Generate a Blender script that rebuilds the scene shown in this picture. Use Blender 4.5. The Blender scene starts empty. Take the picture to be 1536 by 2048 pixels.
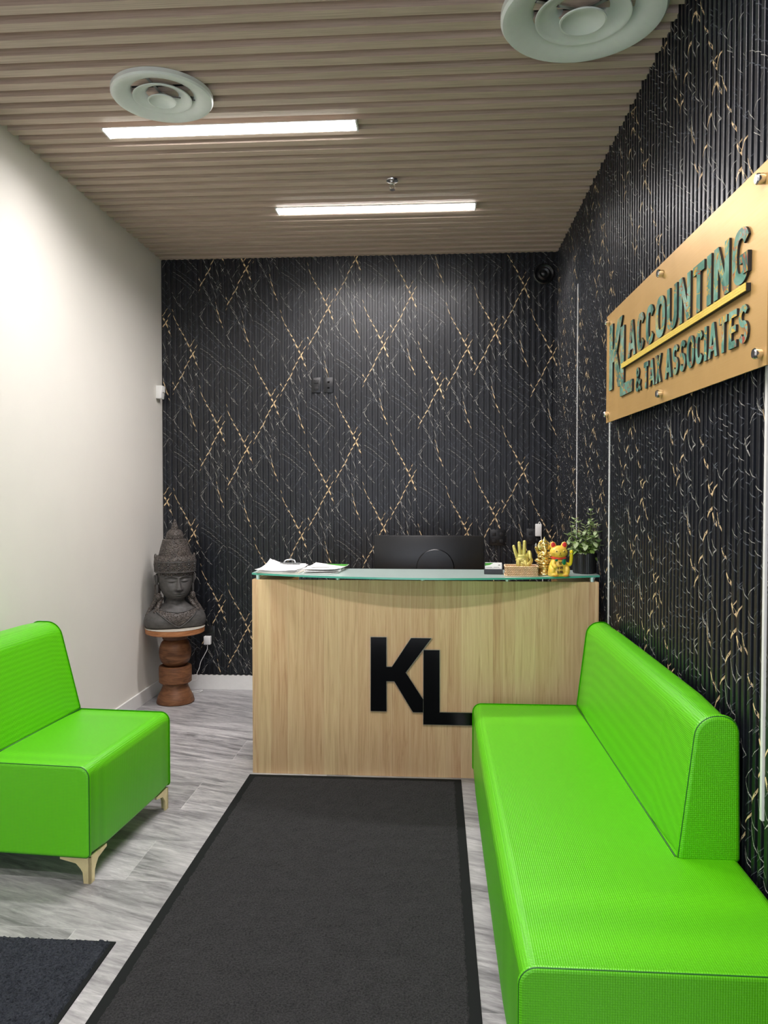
import bpy, bmesh, math, random
from math import sin, cos, pi, radians, sqrt, atan2, exp
from mathutils import Vector, Matrix, noise

S = bpy.context.scene
COL = S.collection
# ------------------------------------------------------------------ camera
EYE = 1.55
FPX = 1530.0
PITCH = math.atan(40 / FPX)
YAW = math.atan(104 / FPX * cos(PITCH))
cam = bpy.data.cameras.new('camera')
cam.sensor_fit = 'VERTICAL'; cam.sensor_height = 36.0; cam.lens = FPX / 2048 * 36.0
cam.clip_start = 0.05
co = bpy.data.objects.new('camera', cam); COL.objects.link(co)
co.location = (0, 0, EYE); co.rotation_euler = (pi / 2 - PITCH, 0, YAW)
S.camera = co
# ------------------------------------------------------------------ world, exposure
W = bpy.data.worlds.new('daylight'); S.world = W; W.use_nodes = True
bg = W.node_tree.nodes['Background']
bg.inputs[0].default_value = (0.84, 0.88, 1.0, 1); bg.inputs[1].default_value = 1.5
LED = 14.0
LAMP_W = 15.5
S.view_settings.view_transform = 'Standard'; S.view_settings.look = 'None'
S.view_settings.gamma = 1.0; S.view_settings.use_curve_mapping = False
S.view_settings.exposure = 1.05
S.cycles.use_denoising = True
S.cycles.max_bounces = 10; S.cycles.diffuse_bounces = 5; S.cycles.glossy_bounces = 4
S.cycles.transmission_bounces = 8; S.cycles.transparent_max_bounces = 8
S.cycles.sample_clamp_indirect = 6.0
S.cycles.caustics_reflective = False; S.cycles.caustics_refractive = False

# ------------------------------------------------------------------ room numbers (metres)
XL, XR, YB, YF, H = -2.14, 0.92, 5.88, -1.3, 3.355
# ------------------------------------------------------------------ material helpers
def lin(c):
    return tuple(((v / 255) / 12.92 if v / 255 <= 0.04045 else ((v / 255 + 0.055) / 1.055) ** 2.4) for v in c) + (1.0,)

class NT:
    def __init__(s, name):
        s.m = bpy.data.materials.new(name); s.m.use_nodes = True
        s.t = s.m.node_tree; s.b = s.t.nodes['Principled BSDF']; s.out = s.t.nodes['Material Output']
    def n(s, kind, **kw):
        x = s.t.nodes.new(kind)
        for k, v in kw.items():
            if k.startswith('i_'):
                x.inputs[int(k[2:]) if k[2:].isdigit() else k[2:].replace('_', ' ')].default_value = v
            else: setattr(x, k, v)
        return x
    def l(s, a, b): s.t.links.new(a, b); return s
    def coord(s, scale=(1, 1, 1), rot=(0, 0, 0), which='Object'):
        c = s.n('ShaderNodeTexCoord'); m = s.n('ShaderNodeMapping')
        m.inputs['Scale'].default_value = scale; m.inputs['Rotation'].default_value = rot
        s.l(c.outputs[which], m.inputs[0]); return m.outputs[0]
    def noise(s, vec, scale, detail=4, rough=0.55, dist=0.0):
        x = s.n('ShaderNodeTexNoise'); x.inputs['Scale'].default_value = scale
        x.inputs['Detail'].default_value = detail; x.inputs['Roughness'].default_value = rough
        x.inputs['Distortion'].default_value = dist
        s.l(vec, x.inputs['Vector']); return x.outputs['Fac']
    def ramp(s, fac, stops, interp='LINEAR'):
        r = s.n('ShaderNodeValToRGB'); r.color_ramp.interpolation = interp
        e = r.color_ramp.elements
        while len(e) < len(stops): e.new(0.5)
        for q, (p, c) in zip(e, stops):
            q.position = p; q.color = c if len(c) == 4 else tuple(c) + (1,)
        s.l(fac, r.inputs[0]); return r.outputs['Color']
    def mix(s, fac, a, b, mode='MIX'):
        x = s.n('ShaderNodeMix', data_type='RGBA', blend_type=mode)
        for sock, v in ((x.inputs[0], fac), (x.inputs[6], a), (x.inputs[7], b)):
            if isinstance(v, (int, float)): sock.default_value = v
            elif isinstance(v, tuple): sock.default_value = v
            else: s.l(v, sock)
        return x.outputs[2]
    def math(s, op, a, b=0.0, c=0.0):
        x = s.n('ShaderNodeMath', operation=op)
        for i, v in enumerate((a, b, c)):
            if isinstance(v, (int, float)): x.inputs[i].default_value = v
            else: s.l(v, x.inputs[i])
        return x.outputs[0]
    def bump(s, h, strength=0.5, dist=0.001):
        x = s.n('ShaderNodeBump'); x.inputs['Strength'].default_value = strength
        x.inputs['Distance'].default_value = dist
        s.l(h, x.inputs['Height']); s.l(x.outputs[0], s.b.inputs['Normal']); return x
    def set(s, col=None, rough=None, metal=None, spec=None, coat=None, coatr=None):
        if col is not None:
            if isinstance(col, tuple): s.b.inputs['Base Color'].default_value = col
            else: s.l(col, s.b.inputs['Base Color'])
        if rough is not None:
            if isinstance(rough, (int, float)): s.b.inputs['Roughness'].default_value = rough
            else: s.l(rough, s.b.inputs['Roughness'])
        if metal is not None: s.b.inputs['Metallic'].default_value = metal
        if spec is not None: s.b.inputs['Specular IOR Level'].default_value = spec
        if coat is not None: s.b.inputs['Coat Weight'].default_value = coat
        if coatr is not None: s.b.inputs['Coat Roughness'].default_value = coatr
        return s

def plain(name, rgb, rough=0.5, metal=0.0, spec=0.5, var=0.06, scale=30, bump=0.0, coat=None):
    m = NT(name); v = m.coord()
    n = m.noise(v, scale)
    c = lin(rgb)
    d = tuple(max(0, x * (1 - var)) for x in c[:3]) + (1,); e = tuple(min(1, x * (1 + var)) for x in c[:3]) + (1,)
    m.set(m.ramp(n, [(0.3, d), (0.7, e)]), rough, metal, spec, coat)
    if bump: m.bump(n, bump, 0.001)
    return m.m

M = {}
M['white_paint'] = plain('wall paint warm white', (226, 223, 215), 0.7, var=0.015, scale=3, spec=0.3)
M['white_trim'] = plain('white trim paint', (232, 232, 230), 0.35, var=0.02)
M['board'] = plain('clipboard hardboard', (196, 190, 176), 0.5)
M['white_plastic'] = plain('white plastic', (236, 236, 234), 0.35, var=0.02)
M['vent_white'] = plain('vent enamel', (224, 230, 228), 0.32, var=0.02)
M['dark_void'] = plain('duct interior', (30, 32, 36), 0.8)
M['black_plastic'] = plain('black plastic', (22, 23, 25), 0.32)
M['black_matte'] = plain('black matte', (18, 18, 20), 0.6)
M['black_gloss'] = plain('black acrylic', (3, 4, 6), 0.12, spec=0.5)
M['chrome'] = plain('chrome', (225, 225, 225), 0.18, 1.0)
M['silver_bead'] = plain('silver bead trim', (205, 200, 180), 0.3, 0.9)
M['gold_metal'] = plain('polished brass', (242, 226, 174), 0.3, 0.6)
M['bead_gold'] = plain('gold bead trim', (255, 222, 110), 0.35, 0.2)
M['paper'] = plain('white paper', (244, 244, 242), 0.7, var=0.01)
M['print_green'] = plain('green print', (70, 150, 50), 0.5)
M['print_grey'] = plain('grey print', (120, 125, 125), 0.5)
M['led'] = None
def emis(name, rgb, st):
    m = NT(name); m.set((0.8, 0.8, 0.8, 1))
    m.b.inputs['Emission Color'].default_value = rgb; m.b.inputs['Emission Strength'].default_value = st
    return m.m
M['led'] = emis('led diffuser', (1.0, 0.975, 0.96, 1), LED)

def m_slat():
    m = NT('ceiling slat laminate'); v = m.coord((1.2, 60, 60))
    n = m.noise(v, 3.0, 6, 0.6, 0.3); n2 = m.noise(m.coord((0.4, 6, 6)), 2.0, 3)
    c = m.ramp(n, [(0.28, lin((162, 142, 128))), (0.5, lin((198, 178, 162))), (0.75, lin((222, 204, 188)))])
    c = m.mix(0.35, c, m.ramp(n2, [(0.3, lin((166, 154, 138))), (0.7, lin((204, 184, 172)))]))
    m.set(c, 0.55, spec=0.3); m.bump(n, 0.25, 0.0006); return m.m
M['slat'] = m_slat()

def m_oak():
    m = NT('desk oak laminate')
    c0 = m.n('ShaderNodeTexCoord'); sp = m.n('ShaderNodeSeparateXYZ'); m.l(c0.outputs['Object'], sp.inputs[0])
    x = m.math('ADD', sp.outputs[0], m.math('MULTIPLY', m.math('SINE', m.math('MULTIPLY', sp.outputs[0], 19.0)), 0.018))
    k = m.math('FLOOR', m.math('MULTIPLY', x, 13.5))
    wn = m.n('ShaderNodeTexWhiteNoise', noise_dimensions='1D'); m.l(k, wn.inputs['W'])
    cb = m.n('ShaderNodeCombineXYZ'); m.l(m.math('MULTIPLY', sp.outputs[0], 55.0), cb.inputs[0]); m.l(sp.outputs[1], cb.inputs[1])
    m.l(m.math('ADD', m.math('MULTIPLY', sp.outputs[2], 2.2), m.math('MULTIPLY', wn.outputs[0], 37.0)), cb.inputs[2])
    n = m.noise(cb.outputs[0], 1.0, 6, 0.6, 1.2)
    n2 = m.noise(m.coord((14, 14, 1.1)), 1.0, 3, 0.5, 0.5)
    base = m.ramp(wn.outputs[0], [(0.0, lin((206, 166, 130))), (0.45, lin((222, 188, 148))), (0.9, lin((234, 210, 164)))])
    gr = m.ramp(n, [(0.3, lin((176, 130, 94))), (0.48, lin((216, 180, 138))), (0.7, lin((238, 214, 170)))])
    c = m.mix(0.55, base, gr)
    c = m.mix(m.math('MULTIPLY', n2, 0.3), c, lin((190, 146, 104)))
    fr = m.math('FRACT', m.math('MULTIPLY', x, 13.5))
    ed = m.ramp(fr, [(0.0, (0.5, 0.5, 0.5)), (0.045, (0.0, 0.0, 0.0)), (0.97, (0, 0, 0))])
    c = m.mix(ed, c, lin((236, 220, 180)))
    m.set(c, 0.5, spec=0.3); return m.m
M['oak'] = m_oak()

def m_floor():
    m = NT('grey vinyl tile')
    c0 = m.n('ShaderNodeTexCoord'); sp = m.n('ShaderNodeSeparateXYZ'); m.l(c0.outputs['Object'], sp.inputs[0])
    RW, LN = 0.345, 1.22
    ry = m.math('MULTIPLY', m.math('ADD', sp.outputs[1], -0.18), 1 / RW); row = m.math('FLOOR', ry)
    w1 = m.n('ShaderNodeTexWhiteNoise', noise_dimensions='1D'); m.l(row, w1.inputs['W'])
    par = m.math('MULTIPLY', m.math('FLOORED_MODULO', row, 2.0), 0.5)
    off = m.math('ADD', m.math('MULTIPLY', w1.outputs[0], 0.10), par)
    cx = m.math('ADD', m.math('MULTIPLY', m.math('ADD', sp.outputs[0], 1.16), 1 / LN), off); col = m.math('FLOOR', cx)
    cb = m.n('ShaderNodeCombineXYZ'); m.l(row, cb.inputs[0]); m.l(col, cb.inputs[1])
    w2 = m.n('ShaderNodeTexWhiteNoise', noise_dimensions='2D'); m.l(cb.outputs[0], w2.inputs['Vector'])
    seed = m.math('MULTIPLY', w2.outputs[0], 23.0)
    cv = m.n('ShaderNodeCombineXYZ')
    m.l(m.math('ADD', m.math('MULTIPLY', sp.outputs[0], 1.6), seed), cv.inputs[0])
    m.l(m.math('ADD', m.math('MULTIPLY', sp.outputs[1], 9.5), m.math('MULTIPLY', sp.outputs[0], 3.2)), cv.inputs[1]); m.l(seed, cv.inputs[2])
    n = m.noise(cv.outputs[0], 1.0, 7, 0.62, 1.1)
    n2 = m.noise(cv.outputs[0], 5.0, 8, 0.75, 0.6)
    base = m.ramp(n, [(0.28, lin((84, 84, 87))), (0.42, lin((134, 133, 135))), (0.53, lin((172, 171, 172))), (0.72, lin((204, 203, 203)))])
    fine = m.ramp(n2, [(0.34, lin((78, 78, 81))), (0.5, lin((156, 155, 156))), (0.66, lin((216, 215, 214)))])
    c = m.mix(0.38, base, fine)
    tint = m.ramp(w2.outputs[0], [(0.0, (0.80, 0.80, 0.80)), (1.0, (1.06, 1.06, 1.06))])
    c = m.mix(1.0, c, tint, 'MULTIPLY')
    fy = m.math('FRACT', ry); fx = m.math('FRACT', cx)
    e1 = m.math('LESS_THAN', fy, 0.008); e2 = m.math('LESS_THAN', fx, 0.0022)
    c = m.mix(m.math('MULTIPLY', m.math('MAXIMUM', e1, e2), 0.28), c, lin((225, 225, 222)))
    m.set(c, m.ramp(n2, [(0.3, (0.34,) * 3), (0.7, (0.46,) * 3)]), spec=0.4); m.bump(n2, 0.12, 0.0008)
    return m.m
M['floor'] = m_floor()

def m_vinyl():
    m = NT('lime green vinyl')
    c0 = m.n('ShaderNodeTexCoord'); sp = m.n('ShaderNodeSeparateXYZ'); m.l(c0.outputs['Object'], sp.inputs[0])
    k = 2 * pi / 0.0058      # woven dimples, one every 5.8 mm
    cs = [m.math('COSINE', m.math('MULTIPLY', sp.outputs[a], k)) for a in range(3)]
    h = m.math('ADD', m.math('ADD', cs[0], cs[1]), cs[2])
    f = m.math('MULTIPLY_ADD', h, 0.28, 0.4)
    c = m.mix(f, (0.090, 0.47, 0.003, 1), (0.122, 0.59, 0.004, 1))
    m.set(c, 0.36, spec=0.5)
    m.bump(h, 0.5, 0.00035); return m.m
M['vinyl'] = m_vinyl()
M['seam_green'] = plain('dark green stitching', (24, 96, 18), 0.5)  # end seams, and the shade drawn into the seat/back creases

def m_panel():
    m = NT('black marble film'); v = m.coord((1, 1, 0.5), (0, radians(20), 0))
    n = m.noise(v, 9, 8, 0.7, 0.8)
    c = m.ramp(n, [(0.3, lin((12, 14, 18))), (0.6, lin((21, 24, 31))), (0.85, lin((38, 43, 54)))])
    m.set(c, 0.37, spec=0.55); return m.m
M['panel'] = m_panel()
def vein(name, rgb, r=0.35, met=0.0):
    return plain(name, rgb, r, met, var=0.25, scale=60)
M['vein_gold'] = vein('gold vein print', (224, 196, 152))
M['vein_pale'] = vein('pale vein print', (176, 174, 166))
M['vein_faint'] = vein('faint vein print', (84, 88, 94))

def m_mat(name, rgb, k=1.0):
    m = NT(name); v = m.coord()
    n = m.noise(v, 150, 4, 0.85); n2 = m.noise(v, 14, 5, 0.7)
    a = lin(tuple(int(q * 0.5) for q in rgb)); b = lin(tuple(min(255, int(q * 1.6)) for q in rgb))
    c = m.ramp(n, [(0.36, a), (0.64, b)])
    c = m.mix(0.35, c, m.ramp(n2, [(0.35, lin(tuple(int(q * .8) for q in rgb))), (0.65, lin(tuple(int(q * 1.2) for q in rgb)))]))
    m.set(c, 0.95, spec=0.1); m.bump(n, 0.9, 0.004 * k); return m.m
M['mat_pile'] = m_mat('charcoal mat pile', (45, 45, 46))
M['mat_pile2'] = m_mat('navy charcoal mat pile', (46, 49, 54))
M['mat_rubber'] = plain('mat rubber border', (20, 23, 23), 0.85, spec=0.2)

def m_brushed():
    m = NT('brushed gold plate'); n = m.noise(m.coord((6, 4, 400)), 1.0, 4); n2 = m.noise(m.coord((1, 1, 1)), 5)
    m.set(m.ramp(n2, [(0.3, lin((208, 168, 106))), (0.7, lin((218, 178, 114)))]), m.ramp(n, [(0.3, (0.36,) * 3), (0.7, (0.46,) * 3)]), 0.45)
    m.bump(n, 0.12, 0.0003); return m.m
M['brushed_gold'] = m_brushed()

def m_greenmarble():
    m = NT('green marble letters'); v = m.coord()
    n = m.noise(v, 9, 3, 0.5, 1.0)
    c = m.ramp(n, [(0.3, lin((66, 112, 100))), (0.5, lin((112, 160, 142))), (0.72, lin((160, 200, 182)))])
    g = m.noise(v, 5, 4, 0.6, 2.0)
    band = m.ramp(g, [(0.48, (0, 0, 0)), (0.50, (1, 1, 1)), (0.508, (1, 1, 1)), (0.525, (0, 0, 0))])
    gc = m.ramp(m.noise(v, 22), [(0.42, lin((172, 84, 66))), (0.55, lin((224, 178, 62))), (0.7, lin((240, 214, 110)))])
    m.set(m.mix(band, c, gc), 0.2, spec=0.5, coat=0.3); return m.m
M['green_marble'] = m_greenmarble()

def m_glass_top():
    m = NT('frosted green glass')
    m.set((0.68, 0.82, 0.78, 1), 0.5, spec=0.5, coat=1.0, coatr=0.06)
    tr = m.n('ShaderNodeBsdfTranslucent'); tr.inputs[0].default_value = (0.78, 0.86, 0.83, 1)
    mx = m.n('ShaderNodeMixShader'); mx.inputs[0].default_value = 0.22
    m.l(m.b.outputs[0], mx.inputs[1]); m.l(tr.outputs[0], mx.inputs[2]); m.l(mx.outputs[0], m.out.inputs[0])
    return m.m
M['glass_top'] = m_glass_top()
M['glass_edge'] = plain('glass cut edge', (90, 184, 164), 0.15, spec=0.6)
M['standoff'] = plain('standoff metal', (205, 228, 226), 0.3, 0.5)

def m_wood(name, a, b, c_, sc=(20, 20, 2.5)):
    m = NT(name); v = m.coord(sc)
    n = m.noise(v, 1.4, 6, 0.6, 1.2)
    m.set(m.ramp(n, [(0.25, lin(a)), (0.5, lin(b)), (0.75, lin(c_))]), 0.5, spec=0.35); m.bump(n, 0.15, 0.001)
    return m.m
M['teak'] = m_wood('turned walnut', (72, 44, 28), (112, 74, 48), (140, 98, 66), (5, 5, 26))
M['teak_top'] = m_wood('table edge wood', (140, 88, 54), (176, 118, 76), (196, 142, 98), (5, 5, 26))
M['teak_dark'] = m_wood('dark wood collar', (66, 42, 28), (88, 58, 40), (104, 72, 50), (5, 5, 26))

def m_stone(name, carved):
    m = NT(name); v = m.coord(); n = m.noise(v, 40, 6, 0.65)
    lo, hi = ((62, 61, 60), (88, 86, 84)) if not carved else ((70, 65, 62), (112, 104, 98))
    c = m.ramp(n, [(0.3, lin(lo)), (0.7, lin(hi))])
    if carved:
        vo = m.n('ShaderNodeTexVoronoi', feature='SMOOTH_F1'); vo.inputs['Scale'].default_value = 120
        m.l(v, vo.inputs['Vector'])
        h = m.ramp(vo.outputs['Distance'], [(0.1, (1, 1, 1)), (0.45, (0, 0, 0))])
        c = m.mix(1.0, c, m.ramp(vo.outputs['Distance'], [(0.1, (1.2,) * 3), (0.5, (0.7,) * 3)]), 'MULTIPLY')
        m.set(c, 0.45, spec=0.4); m.bump(h, 1.0, 0.008)
    else:
        m.set(c, 0.5, spec=0.4); m.bump(n, 0.15, 0.001)
    return m.m
M['stone'] = m_stone('grey carved stone', False); M['stone_carved'] = m_stone('ornament carved stone', True)

def m_weave():
    m = NT('rattan weave'); v = m.coord((1, 1, 1), (0, radians(35), 0))
    w = m.n('ShaderNodeTexWave', bands_direction='X'); w.inputs['Scale'].default_value = 42; m.l(v, w.inputs[0])
    w2 = m.n('ShaderNodeTexWave', bands_direction='Z'); w2.inputs['Scale'].default_value = 34; m.l(m.coord(), w2.inputs[0])
    h = m.math('MULTIPLY', w.outputs['Fac'], w2.outputs['Fac'])
    m.set(m.ramp(h, [(0.0, lin((176, 128, 84))), (0.25, lin((240, 208, 160))), (1.0, lin((254, 238, 208)))]), 0.6)
    m.bump(h, 0.8, 0.002); return m.m
M['weave'] = m_weave()

# ------------------------------------------------------------------ object helpers
def mesh_obj(name, verts, faces, mat, parent=None, smooth=False, mats=None, mi=None):
    me = bpy.data.meshes.new(name); me.from_pydata([tuple(v) for v in verts], [], faces)
    for q in (mats or [mat]): me.materials.append(q)
    if mi: me.polygons.foreach_set('material_index', mi)
    if smooth: me.polygons.foreach_set('use_smooth', [True] * len(me.polygons))
    me.update(); o = bpy.data.objects.new(name, me); COL.objects.link(o)
    if parent: o.parent = parent
    return o
def bm_obj(name, bm, mat, parent=None, smooth=False, angle=None, mats=None):
    me = bpy.data.meshes.new(name); bm.normal_update(); bm.to_mesh(me); bm.free()
    for q in (mats or [mat]): me.materials.append(q)
    if smooth or angle:
        me.polygons.foreach_set('use_smooth', [True] * len(me.polygons))
        if angle: me.set_sharp_from_angle(angle=radians(angle))
    o = bpy.data.objects.new(name, me); COL.objects.link(o)
    if parent: o.parent = parent
    return o
def tag(o, label, cat, group=None):
    o['label'] = label; o['category'] = cat
    if group: o['group'] = group
    return o
def thing(name, label, cat, loc=(0, 0, 0), rz=0.0, group=None):
    o = bpy.data.objects.new(name, None); COL.objects.link(o); o.empty_display_size = 0.05
    o.location = loc; o.rotation_euler = (0, 0, rz)
    return tag(o, label, cat, group)
def struct(o): o['kind'] = 'structure'; return o
def box(bm, x0, x1, y0, y1, z0, z1, bev=0.0, seg=2):
    r = bmesh.ops.create_cube(bm, size=1.0)
    vs = r['verts']
    for v in vs:
        v.co = Vector(((x0 + x1) / 2 + v.co.x * (x1 - x0), (y0 + y1) / 2 + v.co.y * (y1 - y0), (z0 + z1) / 2 + v.co.z * (z1 - z0)))
    if bev:
        es = set(e for v in vs for e in v.link_edges)
        bmesh.ops.bevel(bm, geom=list(es), offset=bev, segments=seg, affect='EDGES', profile=0.5)
def boxobj(name, mat, parent, *a, bev=0.0, seg=2):
    bm = bmesh.new(); box(bm, *a, bev=bev, seg=seg); return bm_obj(name, bm, mat, parent, angle=40 if bev else None)
def lathe_data(prof, n=48, cap=True, z=None):
    vs = []; fs = []
    for r, zz in prof:
        for k in range(n):
            a = 2 * pi * k / n; vs.append((r * cos(a), r * sin(a), zz))
    m = len(prof)
    for i in range(m - 1):
        for k in range(n):
            k2 = (k + 1) % n; fs.append((i * n + k, i * n + k2, (i + 1) * n + k2, (i + 1) * n + k))
    if cap:
        if prof[0][0] > 1e-5: fs.append(tuple(range(n))[::-1])
        if prof[-1][0] > 1e-5: fs.append(tuple((m - 1) * n + k for k in range(n)))
    return vs, fs
def lathe(name, prof, mat, parent, n=48, loc=(0, 0, 0), rot=None, angle=35, cap=True):
    vs, fs = lathe_data(prof, n, cap)
    bm = bmesh.new(); bv = [bm.verts.new(v) for v in vs]
    for f in fs:
        try: bm.faces.new([bv[i] for i in f])
        except ValueError: pass
    bmesh.ops.remove_doubles(bm, verts=bm.verts, dist=1e-6)
    bmesh.ops.recalc_face_normals(bm, faces=bm.faces)
    if rot: bmesh.ops.rotate(bm, verts=bm.verts, matrix=rot)
    bmesh.ops.translate(bm, verts=bm.verts, vec=loc)
    return bm_obj(name, bm, mat, parent, angle=angle)
def tube(bm, pts, rad, n=8, caps=True):
    pts = [Vector(p) for p in pts]; rings = []
    up = Vector((0, 0, 1)); last = None
    for i, p in enumerate(pts):
        d = (pts[min(i + 1, len(pts) - 1)] - pts[max(i - 1, 0)]).normalized()
        if last is None:
            a = d.cross(up)
            if a.length < 0.05: a = d.cross(Vector((0, 1, 0)))
        else: a = last - d * last.dot(d)
        a.normalize(); last = a; b = d.cross(a)
        r = rad[i] if isinstance(rad, (list, tuple)) else rad
        rings.append([bm.verts.new(p + a * r * cos(2 * pi * k / n) + b * r * sin(2 * pi * k / n)) for k in range(n)])
    for i in range(len(rings) - 1):
        for k in range(n):
            bm.faces.new((rings[i][k], rings[i][(k + 1) % n], rings[i + 1][(k + 1) % n], rings[i + 1][k]))
    if caps: bm.faces.new(rings[0][::-1]); bm.faces.new(rings[-1])
def tubeobj(name, mat, parent, pts, rad, n=8):
    bm = bmesh.new(); tube(bm, pts, rad, n); bmesh.ops.recalc_face_normals(bm, faces=bm.faces)
    return bm_obj(name, bm, mat, parent, smooth=True)
def ball(bm, c, r, u=20, v=12, mat=None):
    if isinstance(r, (int, float)): r = (r, r, r)
    m = Matrix.Translation(c) @ (mat or Matrix.Identity(4)) @ Matrix.Diagonal((r[0], r[1], r[2], 1))
    bmesh.ops.create_uvsphere(bm, u_segments=u, v_segments=v, radius=1.0, matrix=m)
def ballobj(name, mat, parent, items, u=20, v=12):
    bm = bmesh.new()
    for it in items: ball(bm, it[0], it[1], u, v, it[2] if len(it) > 2 else None)
    return bm_obj(name, bm, mat, parent, smooth=True)
def remeshed(o, vox, smooth=4):
    md = o.modifiers.new('remesh', 'REMESH'); md.mode = 'VOXEL'; md.voxel_size = vox; md.use_smooth_shade = True
    if smooth:
        sm = o.modifiers.new('smooth', 'SMOOTH'); sm.factor = 0.5; sm.iterations = smooth
    return o
def spline(P, n=8):
    P = [Vector(p) for p in P]; out = []
    for i in range(len(P) - 1):
        p0 = P[max(i - 1, 0)]; p1 = P[i]; p2 = P[i + 1]; p3 = P[min(i + 2, len(P) - 1)]
        for k in range(n):
            t = k / n
            out.append(0.5 * ((2 * p1) + (p2 - p0) * t + (2 * p0 - 5 * p1 + 4 * p2 - p3) * t * t + (3 * p1 - p0 - 3 * p2 + p3) * t ** 3))
    out.append(P[-1]); return out
def round_poly(P, R, seg=6):
    """2D polygon with a radius per corner"""
    out = []; n = len(P)
    for i in range(n):
        p = Vector(P[i]); a = Vector(P[i - 1]); b = Vector(P[(i + 1) % n]); r = R[i]
        u = (a - p).normalized(); w = (b - p).normalized()
        if r <= 0: out.append(p); continue
        ang = u.angle(w); d = min(r / math.tan(ang / 2), (a - p).length * .49, (b - p).length * .49); rr = d * math.tan(ang / 2)
        c = p + (u + w).normalized() * (rr / sin(ang / 2))
        s0 = (p + u * d) - c; s1 = (p + w * d) - c
        a0 = atan2(s0.y, s0.x); a1 = atan2(s1.y, s1.x); da = (a1 - a0 + pi) % (2 * pi) - pi
        for k in range(seg + 1):
            t = a0 + da * k / seg; out.append(c + Vector((cos(t), sin(t))) * rr)
    return out
def inset(P, d):
    n = len(P); out = []
    area = sum(P[i].x * P[(i + 1) % n].y - P[(i + 1) % n].x * P[i].y for i in range(n))
    sg = 1 if area > 0 else -1
    for i in range(n):
        t = (P[(i + 1) % n] - P[i - 1]).normalized(); nn = Vector((-t.y, t.x)) * sg
        out.append(P[i] + nn * d)
    return out
def upholstery(name, prof, y0, y1, mat, parent, er=0.014, bulge=0.006, er1=0.006):
    """profile in (x,z), swept along y, cushioned ends"""
    vs = []; fs = []; n = len(prof)
    st = []
    K = 4
    for k in range(K + 1):
        a = pi / 2 * k / K; st.append((y0 + er * (1 - sin(a)), er * (1 - cos(a))))
    L = y1 - y0; mids = 6
    for k in range(1, mids): st.append((y0 + er + (L - er - er1) * k / mids, -bulge * sin(pi * k / mids) * 0.3))
    for k in range(K, -1, -1):
        a = pi / 2 * k / K; st.append((y1 - er1 * (1 - sin(a)), er1 * (1 - cos(a))))
    for y, d in st:
        for p in inset(prof, d): vs.append((p.x, y, p.y))
    for i in range(len(st) - 1):
        for k in range(n): fs.append((i * n + k, i * n + (k + 1) % n, (i + 1) * n + (k + 1) % n, (i + 1) * n + k))
    for side, base, yy in ((0, 0, y0 - 0.0004), (1, (len(st) - 1) * n, y1 + 0.0004)):
        q = inset(prof, (er1 if side else er) + 0.0005); b0 = len(vs)
        for p in q: vs.append((p.x, yy, p.y))
        for k in range(n): fs.append((base + k, base + (k + 1) % n, b0 + (k + 1) % n, b0 + k))
        fs.append(tuple(range(b0, b0 + n)))
    bm = bmesh.new(); bv = [bm.verts.new(v) for v in vs]
    for f in fs: bm.faces.new([bv[i] for i in f])
    bmesh.ops.recalc_face_normals(bm, faces=bm.faces)
    o = bm_obj(name, bm, mat, parent, angle=50)
    for p in o.data.polygons:
        if p.area > .05: p.use_smooth = False
    return o
def loop_tube(name, prof, y, rad, mat, parent, skip=None):
    pts = [(p.x, y, p.y) for p in prof]; pts = pts + pts[:2]
    return tubeobj(name, mat, parent, pts, rad, 6)

# ================================================================== STRUCTURE
WT = 0.12
struct(boxobj('floor', M['floor'], None, XL - WT, XR + WT, YF - WT, YB + WT, -0.1, 0.0))
struct(boxobj('wall_left', M['white_paint'], None, XL - WT, XL, YF - WT, YB + WT, 0.0, H + 0.05))

# -- fluted panels with printed veins
PP = 0.0426; PANEL = PP * 5; DEP = 0.0122
RP = [(0, 0), (.0095, 0), (.0101, .0008), (.0106, .0098), (.0116, .0112), (.0132, .0117), (.0213, .0119), (.0294, .0117), (.0310, .0112), (.0320, .0098), (.0325, .0008), (.0331, 0), (PP, 0)]
AL = [0.0]
for i in range(1, len(RP)): AL.append(AL[-1] + math.dist(RP[i], RP[i - 1]))
SP = AL[-1]
def on_profile(s, lift=0.0):
    k = math.floor(s / SP); r = s - k * SP
    for i in range(1, len(AL)):
        if r <= AL[i] + 1e-9:
            t = (r - AL[i - 1]) / (AL[i] - AL[i - 1]); a, b = RP[i - 1], RP[i]
            dx, dd = b[0] - a[0], b[1] - a[1]; L = sqrt(dx * dx + dd * dd)
            return k * PP + a[0] + dx * t - dd / L * lift, a[1] + dd * t + dx / L * lift
    return (k + 1) * PP, lift
PX = 0.00383
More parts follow.
